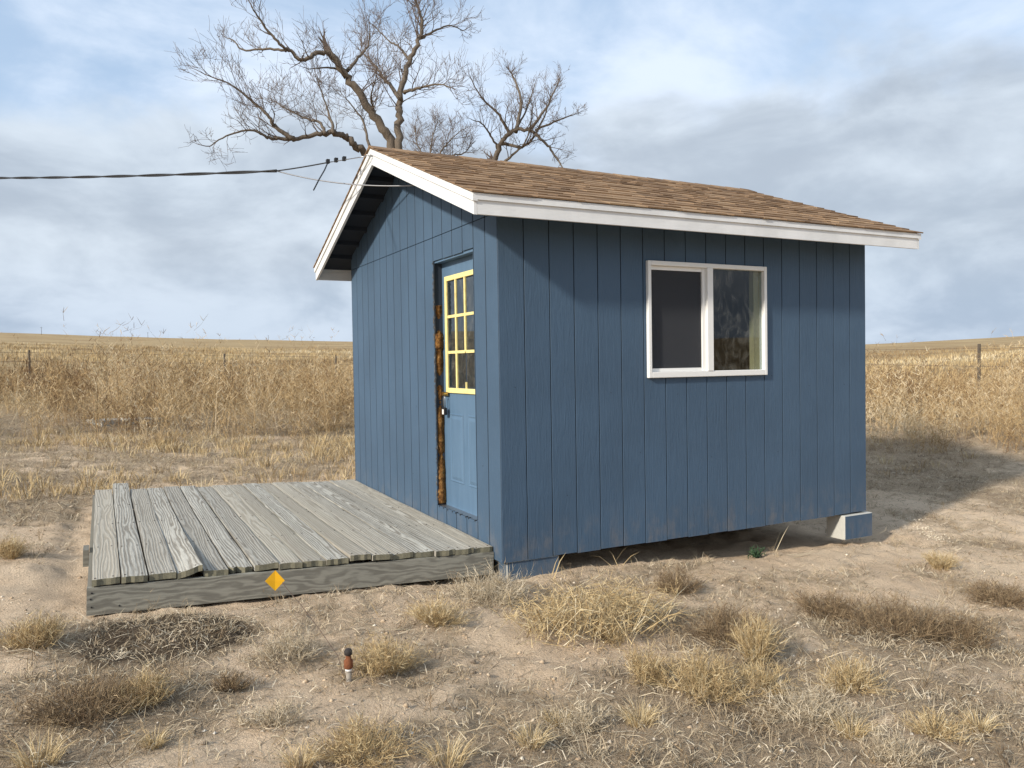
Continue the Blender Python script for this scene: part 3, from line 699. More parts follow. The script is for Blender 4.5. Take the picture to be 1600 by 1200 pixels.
mesh_obj('flag_sheet', vs_, fs, M_flag, flag)

# ------------------------------------------------------------------ plants: ribbon-blade generators (triangles)
def ribbons(P0, P1, P2, w0, tint, face=None):
    """three-point tapering ribbons: arrays (n,3); returns V, F, tint"""
    n = len(P0); d = P2-P0
    if face is None: face = RNG.normal(size=(n, 3))
    s = np.cross(d, face); s /= (np.linalg.norm(s, axis=1, keepdims=True)+1e-9); s = s*w0[:, None]*.5
    V = np.stack((P0-s, P0+s, P1-s*.75, P1+s*.75, P2), 1).reshape(-1, 3)
    b = (np.arange(n)*5)[:, None]; F = np.concatenate((b+[0, 1, 3], b+[0, 3, 2], b+[2, 3, 4]), 1).reshape(-1, 3)
    return V, F, np.repeat(tint, 5)
class Plants:
    def __init__(s): s.V = []; s.F = []; s.T = []; s.n = 0
    def add(s, V, F, T): s.V.append(V); s.F.append(F+s.n); s.T.append(T); s.n += len(V)
    def build(s, name, mat): return mesh_obj(name, np.concatenate(s.V), np.concatenate(s.F), mat, None, False, np.concatenate(s.T))
def rv(n, a, b): return RNG.uniform(a, b, n)
def tuft_blades(cx, cy, cz, n, spread, h, lean, w, tint0, tint1):
    """n blades from around (cx,cy): arrays allowed for cx.. (already repeated)"""
    a = rv(n, 0, 6.283); rr = spread*np.sqrt(rv(n, 0, 1)); hh = h*rv(n, .45, 1.1); ln = lean*rv(n, .2, 1.)
    a2 = a+rv(n, -.8, .8)
    P0 = np.stack((cx+rr*np.cos(a), cy+rr*np.sin(a), cz-.01+0*a), 1)
    o = np.stack((np.cos(a2)*ln*hh, np.sin(a2)*ln*hh, 0*a), 1)
    P1 = P0+o*.4+np.stack((0*a, 0*a, hh*.6), 1); P2 = P0+o+np.stack((0*a, 0*a, hh*rv(n, .8, 1.)), 1)
    return ribbons(P0, P1, P2, w*rv(n, .6, 1.3), rv(n, tint0, tint1))
# scatter candidates over the near ground
def scatter(n, x0, x1, y0, y1): return rv(n, x0, x1), rv(n, y0, y1)
def clear_mask(x, y):
    dk = (x > -2.58) & (x < .02) & (y > .08) & (y < 3.62); sh = (x > -.02) & (x < 3.72) & (y > -.03) & (y < 3.62)
    return ~(dk | sh)
# 1. litter lying on the soil
xs, ys = scatter(800000, -7, 10, -4.6, 13); m_ = vegmask(xs, ys)
r_cam = np.hypot(xs-CX, ys-CY); keep = (RNG.random(len(xs)) < (.007+.68*m_**1.3)*np.clip(6/r_cam, .25, 1.)) & clear_mask(xs, ys) & (r_cam > 1.2)
xs, ys, m_ = xs[keep], ys[keep], m_[keep]; n = len(xs); zs = ground(xs, ys)
a = rv(n, 0, 6.283); ln = rv(n, .015, .085)*(1+1.*(RNG.random(n) < .08)); dz = rv(n, -.15, .35)*ln
P0 = np.stack((xs, ys, zs+.002), 1); P2 = P0+np.stack((np.cos(a)*ln, np.sin(a)*ln, dz+.004), 1)
P2[:, 2] = np.maximum(P2[:, 2], ground(P2[:, 0], P2[:, 1])+.003); P1 = (P0+P2)/2+np.stack((rv(n, -.01, .01), rv(n, -.01, .01), rv(n, .002, .014)), 1)
pl = Plants(); pl.add(*ribbons(P0, P1, P2, rv(n, .0018, .0045), rv(n, 0, 1)**1.1, np.tile([0., 0., 1.], (n, 1))+RNG.normal(size=(n, 3))*.5)); nl_ = n
tag(pl.build('dead_plant_litter', M_grey), 'grey-brown dead stems and litter scattered over the sand', 'plant litter', kind='stuff')
# 2. short matted dead grass
xs, ys = scatter(130000, -8, 11, -4.6, 13); m_ = vegmask(xs, ys); r_cam = np.hypot(xs-CX, ys-CY)
keep = (RNG.random(len(xs)) < np.clip(m_-.18, 0, 1)*.30*np.clip(7/r_cam, .4, 1)) & clear_mask(xs, ys) & (r_cam > 1.3); xs, ys = xs[keep], ys[keep]; nb = 14; n = len(xs)
zs = ground(xs, ys); rep = lambda q: np.repeat(q, nb)
hs = np.repeat(rv(n, .02, .09), nb); tt = np.repeat(rv(n, .1, .8), nb)
V_, F_, T_ = tuft_blades(rep(xs), rep(ys), rep(zs), n*nb, .05, hs, 1.4, .0032, -.15, .2); T_ = np.clip(T_+np.repeat(tt, 5), 0, 1)
pl = Plants(); pl.add(V_, F_, T_); tag(pl.build('short_dead_grass', M_grey), 'short matted dead grass growing in patches on the sand', 'grass', kind='stuff')
# 3. golden short grass behind the deck and at the field edge
xs, ys = scatter(60000, -16, 18, 2, 26); zs = ground(xs, ys); u_, v_ = proj_np(xs, ys, zs)
def front_row(u): return np.interp(u, [-400, 0, 300, 560, 1340, 1400, 1500, 1600, 2000], [715, 700, 692, 684, 690, 705, 718, 728, 745])
fbn = fbm(xs*.7+9, ys*.7, 3)
gold = (v_ < front_row(u_)+75+60*(fbn-.5)) & (v_ > front_row(u_)-22) & clear_mask(xs, ys)
p_ = np.where(u_ < 700, .55, .16)*np.clip((fbn-.28)*3, .1, 1); keep = gold & (RNG.random(len(xs)) < p_)
xs, ys, zs = xs[keep], ys[keep], zs[keep]; n = len(xs); nb = 16
hs = np.repeat(rv(n, .08, .22), nb); V_, F_, T_ = tuft_blades(np.repeat(xs, nb), np.repeat(ys, nb), np.repeat(zs, nb), n*nb, .10, hs, .9, .006, -.2, .2); T_ = np.clip(T_+np.repeat(rv(n, .25, .9), nb*5), 0, 1)
pl = Plants(); pl.add(V_, F_, T_); tag(pl.build('golden_short_grass', M_straw), 'golden dry short grass between the deck and the tall weeds', 'grass', kind='stuff')
# 4. tall dry weeds
def weeds(x, y, z, h, br, wid, tint):
    n = len(x); base = np.stack((x, y, z-.02), 1); ln = np.stack((RNG.normal(0, .20, n)*h, RNG.normal(0, .20, n)*h, h), 1)
    top = base+ln; midp = base+ln*.5+np.stack((RNG.normal(0, .02, n), RNG.normal(0, .02, n), 0*x), 1)
    out = [ribbons(base, midp, top, wid*rv(n, .6, 1.), np.clip(tint+rv(n, -.25, .05), 0, 1))]
    N = n*br; t_ = rv(N, .03, 1.); R_ = lambda q: np.repeat(q, br, axis=0)
    s0 = R_(base)+R_(ln)*t_[:, None]; a = rv(N, 0, 6.283); L_ = R_(h)*rv(N, .12, .34)*(1.15-.65*t_); rise = rv(N, .35, 1.5)
    d = np.stack((np.cos(a), np.sin(a), rise), 1); d /= np.linalg.norm(d, axis=1, keepdims=True); e = s0+d*L_[:, None]
    mm = (s0+e)/2+np.stack((0*a, 0*a, -.08*L_), 1)
    out.append(ribbons(s0, mm, e, R_(wid)*rv(N, .45, .9), np.clip(R_(tint)+rv(N, -.25, .25), 0, 1)))
    # sub-twigs with seed heads
    k = 3; s1 = np.repeat(s0+(e-s0)*rv(N, .4, .8)[:, None], k, axis=0); N2 = N*k; a = rv(N2, 0, 6.283); L2 = np.repeat(L_, k)*rv(N2, .25, .6)
    d = np.stack((np.cos(a), np.sin(a), rv(N2, .3, 1.8)), 1); d /= np.linalg.norm(d, axis=1, keepdims=True); e2 = s1+d*L2[:, None]
    out.append(ribbons(s1, s1+(e2-s1)*.7, e2, np.repeat(R_(wid), k)*rv(N2, .5, 1.1), np.clip(np.repeat(R_(tint), k)+rv(N2, -.25, .35), 0, 1)))
    return out
cxs, cys = scatter(30000, -26, 30, 2, 34); dens = fbm(cxs*.45+3, cys*.45+8, 3); rc = np.hypot(cxs-CX, cys-CY)
kp = RNG.random(len(cxs)) < np.clip((dens-.22)*2.4, .06, 1)*.55*np.where(rc < 20, 1., .6); cxs, cys = cxs[kp], cys[kp]; nc = len(cxs)
ch = rv(nc, .35, 1.35)*np.clip(.25+1.5*fbm(cxs*.6+20, cys*.6, 3), .45, 1.3); ct = np.clip(.52+1.1*(fbm(cxs*.5+50, cys*.5, 3)-.5)*2+rv(nc, -.28, .28), .03, .97)
sc = RNG.integers(5, 11, nc); xs = np.repeat(cxs, sc)+RNG.normal(0, .13, sc.sum()); ys = np.repeat(cys, sc)+RNG.normal(0, .13, sc.sum()); hh = np.repeat(ch, sc); tn = np.repeat(ct, sc)
zs = ground(xs, ys); u_, v_ = proj_np(xs, ys, zs); r_cam = np.hypot(xs-CX, ys-CY); fr_ = front_row(u_)
keep = (v_ < fr_+34*(fbm(xs*.9, ys*.9+8, 3)-.5)) & (r_cam < 31) & ((ys > 4.6) | (xs > 5.2) | (xs < -4)) & (r_cam > 7.5) & (RNG.random(len(xs)) < np.clip((33-r_cam)/10, 0, 1))
xs, ys, zs, hh, tn, r_cam, u_ = xs[keep], ys[keep], zs[keep], hh[keep], tn[keep], r_cam[keep], u_[keep]; n = len(xs)
hh = hh*rv(n, .6, 1.15)*np.interp(r_cam, [8, 13, 22, 32], [.9, 1.1, .85, .45]); tn = np.clip(tn+rv(n, -.12, .12), 0, 1)
pl = Plants()
for q in weeds(xs, ys, zs, hh, 9, .0032+.00024*r_cam, tn): pl.add(*q)
print('tall weeds', n)
tag(pl.build('tall_dry_weeds', M_weed), 'tall golden-brown dry weeds filling the field around the shed', 'weeds', kind='stuff')
# 5. farther prairie grass clumps
xs, ys = scatter(150000, -110, 130, 8, 150); r_cam = np.hypot(xs-CX, ys-CY); keep = (r_cam > 24) & (r_cam < 140) & (RNG.random(len(xs)) < np.clip(34/r_cam, .1, 1)*.35)
xs, ys, r_cam = xs[keep], ys[keep], r_cam[keep]; zs = ground(xs, ys); n = len(xs); nb = 6
hs = np.repeat(rv(n, .2, .5), nb); V_, F_, T_ = tuft_blades(np.repeat(xs, nb), np.repeat(ys, nb), np.repeat(zs, nb), n*nb, .45, hs, .5, .035, -.15, .15); T_ = np.clip(T_+np.repeat(np.clip(.5+(fbm(xs*.06, ys*.06, 3)-.5)*1.6+rv(n, -.15, .15), .1, 1), nb*5), 0, 1)
pl = Plants(); pl.add(V_, F_, T_); tag(pl.build('prairie_grass', M_straw), 'dry prairie grass covering the distant field', 'grass', kind='stuff')

# 6. stray broken sprigs between the bushes
xs, ys = scatter(9000, -6, 9, -4.3, 9); m_ = vegmask(xs, ys); r_cam = np.hypot(xs-CX, ys-CY)
keep = (RNG.random(len(xs)) < (.02+.5*np.clip(m_, 0, 1))*np.clip(5/r_cam, .25, 1)) & clear_mask(xs, ys) & (r_cam > 1.6); xs, ys = xs[keep], ys[keep]; n = len(xs); nb = 7; zs = ground(xs, ys)
R_ = lambda q: np.repeat(q, nb); N = n*nb; dirn = R_(rv(n, 0, 6.283))+RNG.normal(0, .7, N); ln = R_(rv(n, .05, .17))*rv(N, .5, 1.1); el = np.clip(R_(rv(n, .1, 1.2))+RNG.normal(0, .3, N), .03, 1.5)
P0 = np.stack((R_(xs)+RNG.normal(0, .012, N), R_(ys)+RNG.normal(0, .012, N), R_(zs)-.004), 1); d = np.stack((np.cos(dirn)*np.cos(el), np.sin(dirn)*np.cos(el), np.sin(el)), 1)
P2 = P0+d*ln[:, None]; P1 = (P0+P2)/2+RNG.normal(0, .008, (N, 3)); P2[:, 2] = np.maximum(P2[:, 2], ground(P2[:, 0], P2[:, 1])+.004); tb = R_(rv(n, .1, .9))
pl = Plants(); pl.add(*ribbons(P0, P1, P2, rv(N, .0016, .0034), np.clip(tb+rv(N, -.2, .2), 0, 1)))
k = 4; s0 = np.repeat(P1, k, 0)+(np.repeat(P2-P1, k, 0))*rv(N*k, 0, 1)[:, None]; e2 = s0+(np.repeat(d, k, 0)*.5+RNG.normal(0, .6, (N*k, 3)))*(np.repeat(ln, k)*.28)[:, None]
pl.add(*ribbons(s0, (s0+e2)/2, e2, rv(N*k, .0012, .0024), np.clip(np.repeat(tb, k)+rv(N*k, -.25, .3), 0, 1)))
tag(pl.build('broken_sprigs', M_brownw), 'stray broken weed sprigs scattered between the bushes', 'weeds', kind='stuff')

# individual bushes and tufts: (pixel of base, width px, height px, style)
def bush(u, v, wpx, hpx, style):
    p = at(u, v); depth = (p-EYE).dot(fw); Wm = wpx/F_PX*depth; Hm = hpx/F_PX*depth*(.78 if style == 'brown' else .88)
    pl = Plants(); R2 = Wm/2
    if style in ('gold', 'brown', 'tan', 'grey'):
        ns = {'gold': 210, 'brown': 240, 'tan': 220, 'grey': 200}[style]; ns = int(ns*min(1.5, max(.5, Wm/.35)))
        a = rv(ns, 0, 6.283); q = np.sqrt(rv(ns, 0, 1)); el = (1-q*.85)*1.45
        lob = .62+.75*vnoise(a*1.3+u, a*0+v); q = q*lob
        rise = {'gold': 1., 'brown': .9, 'tan': .9, 'grey': .75}[style]
        base = np.stack((np.cos(a)*q*R2*.35, np.sin(a)*q*R2*.35, 0*a), 1); base[:, 2] = ground(base[:, 0]+p.x, base[:, 1]+p.y)-p.z-.005
        hgt = Hm*rise*(1-.55*q**2)*rv(ns, .55, 1.08); e = np.stack((np.cos(a)*q*R2*rv(ns, .7, 1.1), np.sin(a)*q*R2*rv(ns, .7, 1.1), hgt), 1)
        if style == 'grey': e += RNG.normal(0, .03, (ns, 3))
        strg = RNG.random(ns) < .10; e[strg] *= np.array([1.35, 1.35, 1.15]); mid = base*.45+e*.55; mid[:, :2] *= (.75 if style == 'gold' else 1.05); mid[:, 2] += .0*hgt
        t0 = {'gold': .55, 'brown': .3, 'tan': .45, 'grey': .6}[style]
        wd = .0024
        pl.add(*ribbons(base, mid, e, np.full(ns, wd), np.clip(rv(ns, t0-.25, t0+.25), 0, 1)))
        k = 9; N = ns*k; t_ = rv(N, .2, 1.); rp = lambda z: np.repeat(z, k, axis=0)
        s0 = np.where((t_ < .55)[:, None], rp(base)+(rp(mid)-rp(base))*(t_/.55)[:, None], rp(mid)+(rp(e)-rp(mid))*((t_-.55)/.45)[:, None])
        L_ = rv(N, .10, .30)*Hm*(1.2 if style != 'grey' else 1.5); d = rp(e-base); d /= np.linalg.norm(d, axis=1, keepdims=True)+1e-6
        d = d*(.9 if style == 'gold' else .35)+RNG.normal(0, .6, (N, 3)); d[:, 2] += .25; d /= np.linalg.norm(d, axis=1, keepdims=True)
        e2 = s0+d*L_[:, None]; e2[:, 2] = np.maximum(e2[:, 2], .0)
        pl.add(*ribbons(s0, (s0+e2)/2+RNG.normal(0, .003, (N, 3)), e2, rv(N, .0012, .0026), np.clip(rv(N, t0-.35, t0+.45), 0, 1)))
    elif style == 'tuft':
        n = 240; z0 = 0.; V_, F_, T_ = tuft_blades(np.zeros(n), np.zeros(n), np.zeros(n), n, R2*.35, np.full(n, Hm*.85), 1.25, .0022, .35, 1.); pl.add(V_, F_, T_)
    elif style == 'tangle':
        ns = 420; a = rv(ns, 0, 6.283); q = np.sqrt(rv(ns, 0, 1)); cx_ = np.cos(a)*q*R2; cy_ = np.sin(a)*q*R2*.6
        b0 = np.stack((cx_, cy_, ground(cx_+p.x, cy_+p.y)-p.z+rv(ns, 0, .03)), 1); a2 = rv(ns, 0, 6.283); L_ = rv(ns, .08, .42)
        e = b0+np.stack((np.cos(a2)*L_, np.sin(a2)*L_*.7, rv(ns, -.0, .6)*Hm), 1); mid = (b0+e)/2; mid[:, 2] += rv(ns, .1, .65)*Hm*(1-.5*q)
        e[:, 2] = np.maximum(e[:, 2], b0[:, 2]+.004); pl.add(*ribbons(b0, mid, e, rv(ns, .0025, .006), rv(ns, .35, 1.)))
        k = 7; N = ns*k; s0 = np.repeat(mid, k, 0)+RNG.normal(0, .035, (N, 3)); d = RNG.normal(0, 1, (N, 3)); d[:, 2] = np.abs(d[:, 2])*.8; d /= np.linalg.norm(d, axis=1, keepdims=True)
        s0[:, 2] = np.maximum(s0[:, 2], -.02); e2 = s0+d*rv(N, .03, .09)[:, None]; pl.add(*ribbons(s0, (s0+e2)/2, e2, rv(N, .002, .0038), rv(N, .2, .85)))
    elif style == 'green':
        n = 26; a = rv(n, 0, 6.283); L_ = rv(n, .4, 1.)*R2; e = np.stack((np.cos(a)*L_, np.sin(a)*L_, rv(n, .2, 1.)*Hm), 1); b0 = e*.1
        pl.add(*ribbons(b0, (b0+e)/2+[0, 0, Hm*.15], e, rv(n, .010, .018), rv(n, 0, 1)))
        N = n*6; s0 = np.repeat(e, 6, 0)*rv(N, .3, 1.)[:, None]; e2 = s0+RNG.normal(0, .018, (N, 3)); pl.add(*ribbons(s0, (s0+e2)/2, e2, rv(N, .006, .012), rv(N, 0, 1)))
    mt = {'gold': M_straw, 'brown': M_brownw, 'tan': M_straw, 'grey': M_grey, 'tuft': M_straw, 'tangle': M_straw, 'green': M_green}[style]
    o = pl.build({'tuft': 'grass_tuft', 'tangle': 'straw_tangle', 'green': 'green_weed'}.get(style, 'dry_bush'), mt); o.location = p
    return o
GB = 'dry bushes on the sand'
BUSH = [
 (680,975,112,52,'gold','low golden dry bush on bare sand between the deck and the flag wire'),
 (448,1024,120,46,'grey','pale grey twiggy dead bush beside the leaning flag wire'),
 (600,1048,150,66,'tan','twiggy tan dead bush right behind the rusty pipe'),
 (930,985,250,95,'tangle','wide golden tangle of dry straw in front of the blue siding'),
 (1055,925,85,58,'brown','small brown bush at the end of the straw tangle near the wall'),
 (1140,1000,170,75,'brown','brown dry bush behind the bright golden upright bush'),
 (1182,1034,112,82,'gold','bright golden upright bush on the sand in front of the shed'),
 (765,935,140,62,'grey','pale tangled dead bush at the deck corner against the shed corner'),
 (1468,888,85,30,'gold','flat golden clump on open sand beyond the concrete block'),
 (55,1010,120,62,'tan','tan dead bush beside the dark litter patch off the deck corner'),(135,1115,230,80,'brown','wide low brown dead bush beyond the dark litter patch from the deck'),(225,1100,120,66,'tan','tan twiggy bush growing at the end of the wide brown bush'),(1395,985,230,75,'brown',None),(1500,1000,160,60,'brown',None),
 (1290,960,140,50,'brown',None),(1100,1085,190,80,'tan',None),(1330,1075,130,50,'gold',None),(1190,1075,120,45,'gold',None),(1460,1150,120,45,'gold',None),(1270,1120,180,60,'grey',None),
 (360,1075,80,32,'brown','small isolated brown bush on bare sand between pipe and wide brown bush'),(18,872,60,45,'tan','small tan bush on bare sand off the open side of the deck'),(1010,1060,90,70,'tan',None),(905,1140,120,55,'grey',None),(1560,940,130,45,'brown',None),(560,1180,200,60,'tan',None),
 (700,1195,130,58,'tuft',None),(830,1165,90,48,'tuft',None),(60,1195,150,70,'tuft',None),(240,1165,70,40,'tuft',None),(470,1195,110,50,'tuft',None),(1000,1130,110,50,'tuft',None),(1330,1150,90,50,'tuft',None),(1530,1140,80,45,'tuft',None),(955,1000,70,35,'gold','small golden clump at the foot of the wide straw tangle'),(870,1130,80,30,'tuft',None),(1400,1190,130,50,'grey',None),(430,1130,110,40,'grey',None),
 (1183,872,36,20,'green','small dark green weed on bare sand under the window'),
]
LAB = {'tan': 'tan twiggy dead bush among the litter on open sand', 'brown': 'low brown dead bush among matted litter', 'gold': 'small golden bush among grey litter', 'grey': 'grey dead twig clump lying among litter', 'tuft': 'spiky pale dry grass tuft on the sand'}
for (u, v, w_, h_, st, lab) in BUSH:
    o = bush(u, v, w_, h_, st); tag(o, lab or LAB[st], {'tuft': 'grass tuft', 'tangle': 'straw', 'green': 'weed'}.get(st, 'bush'), None if lab else {'tuft': 'dry grass tufts', 'tan': 'tan bushes', 'brown': 'brown bushes', 'gold': 'golden bushes', 'grey': 'grey twig clumps'}[st])
# a few long straws leaning and lying by the shed
pl = Plants()
def straw(u0, v0, u1, v1, lift, wd, tn):
    a = at(u0, v0); d1 = (a-EYE).dot(fw); b_ = at_depth(u1, v1, d1-.02); mid = (a+b_)/2+Vector((0, 0, lift))
    pl.add(*ribbons(np.array([a]), np.array([mid]), np.array([b_]), np.array([wd]), np.array([tn]), np.array([[fw.x, fw.y, fw.z]])))
for q in ((1212,862,1234,818,.01,.006,.95),(1208,860,1222,825,0,.004,.9),(865,905,885,862,.03,.008,.8),(862,900,874,868,.02,.006,.7),(960,880,985,850,.02,.004,.8),(965,884,950,858,.02,.004,.8),(972,884,1000,862,.02,.004,.7),(955,884,920,868,.03,.004,.8),(590,960,575,935,0,.004,.5)): straw(*q)
for q in ((1230,868,1310,866,.004,.010,.95),(1240,872,1300,860,.003,.007,.9),(880,930,1010,905,.10,.007,.9),(890,925,985,918,.04,.014,.8),(930,965,1080,960,.03,.006,1.),(1000,970,900,945,.04,.006,.95),(640,985,560,990,.01,.007,.9),(10,1020,80,1032,.02,.007,1.),(20,1025,70,1018,.01,.006,.9)):
    u0, v0, u1, v1, lf, wd, tn = q; a = at(u0, v0); b_ = at(u1, v1); mid = (a+b_)/2; mid.z = max(mid.z, gz(mid.x, mid.y))+lf
    pl.add(*ribbons(np.array([a+Vector((0, 0, .006))]), np.array([mid+Vector((0, 0, .006))]), np.array([b_+Vector((0, 0, .006))]), np.array([wd]), np.array([tn]), np.array([[0, 0, 1.]])))
tag(pl.build('loose_straw', M_straw), 'loose pale straws lying and leaning on the sand near the shed', 'straw', kind='stuff')
# trailing weed with pale seed heads right of the block
pl = MB(); ctr = [at(1425, 812), at(1440, 828), at(1452, 838), at(1470, 846)]; rs = random.Random(4)
for k in range(110):
    t_ = rs.random()*2.999; i = int(t_); p = ctr[i].lerp(ctr[i+1], t_-i)+Vector((rs.gauss(0, .05), rs.gauss(0, .05), 0)); z = gz(p.x, p.y)+rs.uniform(.004, .03); s = rs.uniform(.004, .008)
    pl.add([(p.x-s, p.y, z), (p.x+s, p.y, z), (p.x, p.y-s, z), (p.x, p.y+s, z), (p.x, p.y, z+s), (p.x, p.y, z-s)], [(0, 2, 4), (2, 1, 4), (1, 3, 4), (3, 0, 4), (2, 0, 5), (1, 2, 5), (3, 1, 5), (0, 3, 5)])
tag(pl.build('seed_head_weed', mat_metal('pale_seed_head', (.66, .58, .44), .9, 0)), 'trailing weed with pale seed heads on the sand beyond the block', 'weed', kind='stuff')
# small stones and pale crumbs
pl = MB(); rs = random.Random(9)
for k in range(420):
    u, v = rs.uniform(0, 1600), rs.uniform(905, 1195)
    if 130 < u < 780 and v < 960: continue
    p = at(u, v); s = rs.uniform(.003, .010)*(1.6 if rs.random() < .06 else 1); j = lambda: rs.uniform(.7, 1.3)*s
    pl.add([(p.x-j(), p.y, p.z+.2*s), (p.x+j(), p.y, p.z+.2*s), (p.x, p.y-j(), p.z+.2*s), (p.x, p.y+j(), p.z+.2*s), (p.x+.3*s, p.y, p.z+.9*s), (p.x, p.y, p.z-s)], [(0, 2, 4), (2, 1, 4), (1, 3, 4), (3, 0, 4), (2, 0, 5), (1, 2, 5), (3, 1, 5), (0, 3, 5)])
m, t, b = material('pebble', .95, .1); g = G(t); g.l(g.ramp(g.noise(g.coord('Object'), 9, 1), [(.35, (.16, .12, .085)), (.55, (.42, .34, .25)), (.7, (.62, .57, .49))]), b.inputs['Base Color'])
tag(pl.build('pebbles', m), 'small stones and crumbs scattered on the sand', 'pebbles', kind='stuff')

xs, ys = scatter(26000, -6, 8, -4.3, 6); rc = np.hypot(xs-CX, ys-CY); kp = clear_mask(xs, ys) & (rc > 1.5) & (RNG.random(len(xs)) < np.clip(4.5/rc, .2, 1)*np.clip(fbm(xs*1.6+4, ys*1.6, 3)*2.4-.55, .1, 1)); xs, ys = xs[kp], ys[kp]; n = len(xs); zs = ground(xs, ys)
sz = .003+.014*RNG.random(n)**4; oc = np.array([(-1, 0, .1), (1, 0, .1), (0, -1, .1), (0, 1, .1), (.2, .1, .8), (0, 0, -.8)], float)
V_ = (np.stack((xs, ys, zs), 1)[:, None, :]+oc[None]*(sz[:, None, None]*RNG.uniform(.6, 1.3, (n, 6, 3)))).reshape(-1, 3)
F_ = (np.arange(n)[:, None, None]*6+np.array([(0, 2, 4), (2, 1, 4), (1, 3, 4), (3, 0, 4), (2, 0, 5), (1, 2, 5), (3, 1, 5), (0, 3, 5)])[None]).reshape(-1, 3)
m, t, b = material('soil_clod', .97, .1); g = G(t); a_ = g.n('ShaderNodeAttribute', attribute_name='tint'); g.l(g.ramp(a_.outputs['Fac'], [(0, (.20, .14, .09)), (.35, (.42, .31, .205)), (.8, (.58, .45, .31)), (1, (.7, .62, .5))]), b.inputs['Base Color'])
tag(mesh_obj('soil_clods', V_, F_, m, None, False, np.repeat(RNG.random(n), 6)), 'small crumbs and clods of dry soil lying on the sand', 'soil clods', kind='stuff')

# ------------------------------------------------------------------ bare trees
def catmull(pts, n=6):
    out = []; P = [pts[0]]+pts+[pts[-1]]
    for i in range(1, len(P)-2):
        for k in range(n):
            t_ = k/n; a, b_, c, d = P[i-1], P[i], P[i+1], P[i+2]
            out.append(.5*((2*b_)+(c-a)*t_+(2*a-5*b_+4*c-d)*t_*t_+(3*b_-a-3*c+d)*t_**3))
    out.append(pts[-1]); return out
class Tree:
    def __init__(s, seed): s.trunk = MB(); s.tw = MB(); s.r = random.Random(seed)
    def limb(s, pts, r0, r1, thick=True, kids=1., klen=1., start=.15):
        pts = catmull(pts, 6); n = len(pts); rad_ = [.85*(r0+(r1-r0)*(i/(n-1))**.8) for i in range(n)]
        r_ = s.r; pts = [p+Vector((r_.gauss(0, 1), r_.gauss(0, 1), r_.gauss(0, 1)))*min(.02, rad_[i]*.35) for i, p in enumerate(pts)]
        (s.trunk if thick else s.tw).tube(pts, rad_, 8 if thick else 5)
        total = sum((pts[i+1]-pts[i]).length for i in range(n-1)); cnt = int(total*6.2*kids)
        for k in range(cnt):
            q = start+(1-start)*r_.random()**.75; i = min(int(q*(n-1)), n-2); p = pts[i].lerp(pts[i+1], q*(n-1)-i); d = (pts[i+1]-pts[i]).normalized()
            s.branch(p, d, .72*klen*r_.uniform(.5, 1.5)*(1.15-.4*q), min(rad_[i]*.4, .015), 0)
        s.branch(pts[-1], (pts[-1]-pts[-2]).normalized(), klen*.45, r1, 0, True)
    def branch(s, p, d, length, r0, lev, cont=False):
        r_ = s.r
        side = Vector((r_.gauss(0, 1), r_.gauss(0, 1), r_.gauss(0, .8))); side = (side-d*side.dot(d)).normalized()
        ang = r_.uniform(.45, 1.05) if not cont else .15
        dd = (d*math.cos(ang)+side*math.sin(ang)); dd.z += .28; dd.normalize()
        nseg = 5 if lev == 0 else 4 if lev == 1 else 3; pts = [p]; cur = p; dr = dd; rr = [r0]
        for i in range(nseg):
            dr = (dr+Vector((r_.gauss(0, .17), r_.gauss(0, .17), r_.gauss(.05, .15)))).normalized(); cur = cur+dr*length/nseg; pts.append(cur); rr.append(max(r0*(1-.8*(i+1)/nseg), .0026))
        s.tw.tube(pts, rr, 4 if lev == 0 else 3, False)
        if lev >= 2: return
        m = max(3, int(length*(8 if lev == 0 else 9)))
        for k in range(m):
            q = .2+.8*r_.random(); i = min(int(q*nseg), nseg-1); s.branch(pts[i].lerp(pts[i+1], q*nseg-i), (pts[i+1]-pts[i]).normalized(), length*r_.uniform(.35, .75), max(rr[i]*.55, .004), lev+1)
    def build(s, name, base, label):
        e = tag(empty(name, base), label, 'tree')
        for mb, nm, mt in ((s.trunk, 'trunk', M_bark), (s.tw, 'crown', M_twig)):
            if not mb.v: continue
            mb.v = [(a-base.x, b_-base.y, c-base.z) for a, b_, c in mb.v]; mb.build(nm, mt, e, nm == 'trunk')
        print(name, len(s.trunk.f)+len(s.tw.f)); return e
def zpx(x, y): return (300+x/2.5, y/2.5)     # traced on a 2.5x enlargement
def trace(pts, depth, dz): 
    out = []
    for i, (x, y) in enumerate(pts): u, v = zpx(x, y); out.append(at_depth(u, v, depth+dz*i/max(1, len(pts)-1)))
    return out
T = Tree(21); Dp = 17.
fork = at_depth(612, 300, Dp); base = Vector((fork.x, fork.y, 0)); base.z = gz(base.x, base.y)
T.limb([base-Vector((0, 0, .3)), base.lerp(fork, .5)+Vector((.08, .05, 0)), fork], .30, .20, True, 0, 1)
T.limb([fork]+trace([(780,570),(720,470),(650,360),(590,280),(535,205)], Dp, -.6), .14, .075, True, .55, 1.0, .3)
T.limb(trace([(538,206),(480,212),(430,235),(385,200),(340,170),(290,110),(258,65),(235,30)], Dp-.6, -1.), .062, .016, True, 1.1, .75)
T.limb(trace([(370,197),(290,190),(200,195),(165,160),(140,150)], Dp-.9, .3), .035, .010, True, 1.2, .6)
T.limb([fork]+trace([(805,575),(808,450),(812,380),(850,240),(890,150),(900,80),(880,20),(870,-40)], Dp, .8), .12, .02, True, .95, 1.05, .25)
T.limb(trace([(812,385),(770,330),(735,285),(700,240),(665,205)], Dp+.1, 1.4), .06, .014, True, 1.2, .9)
T.limb(trace([(830,360),(880,345),(960,330),(1020,345)], Dp+.1, -1.2), .05, .010, True, 1.3, .8)
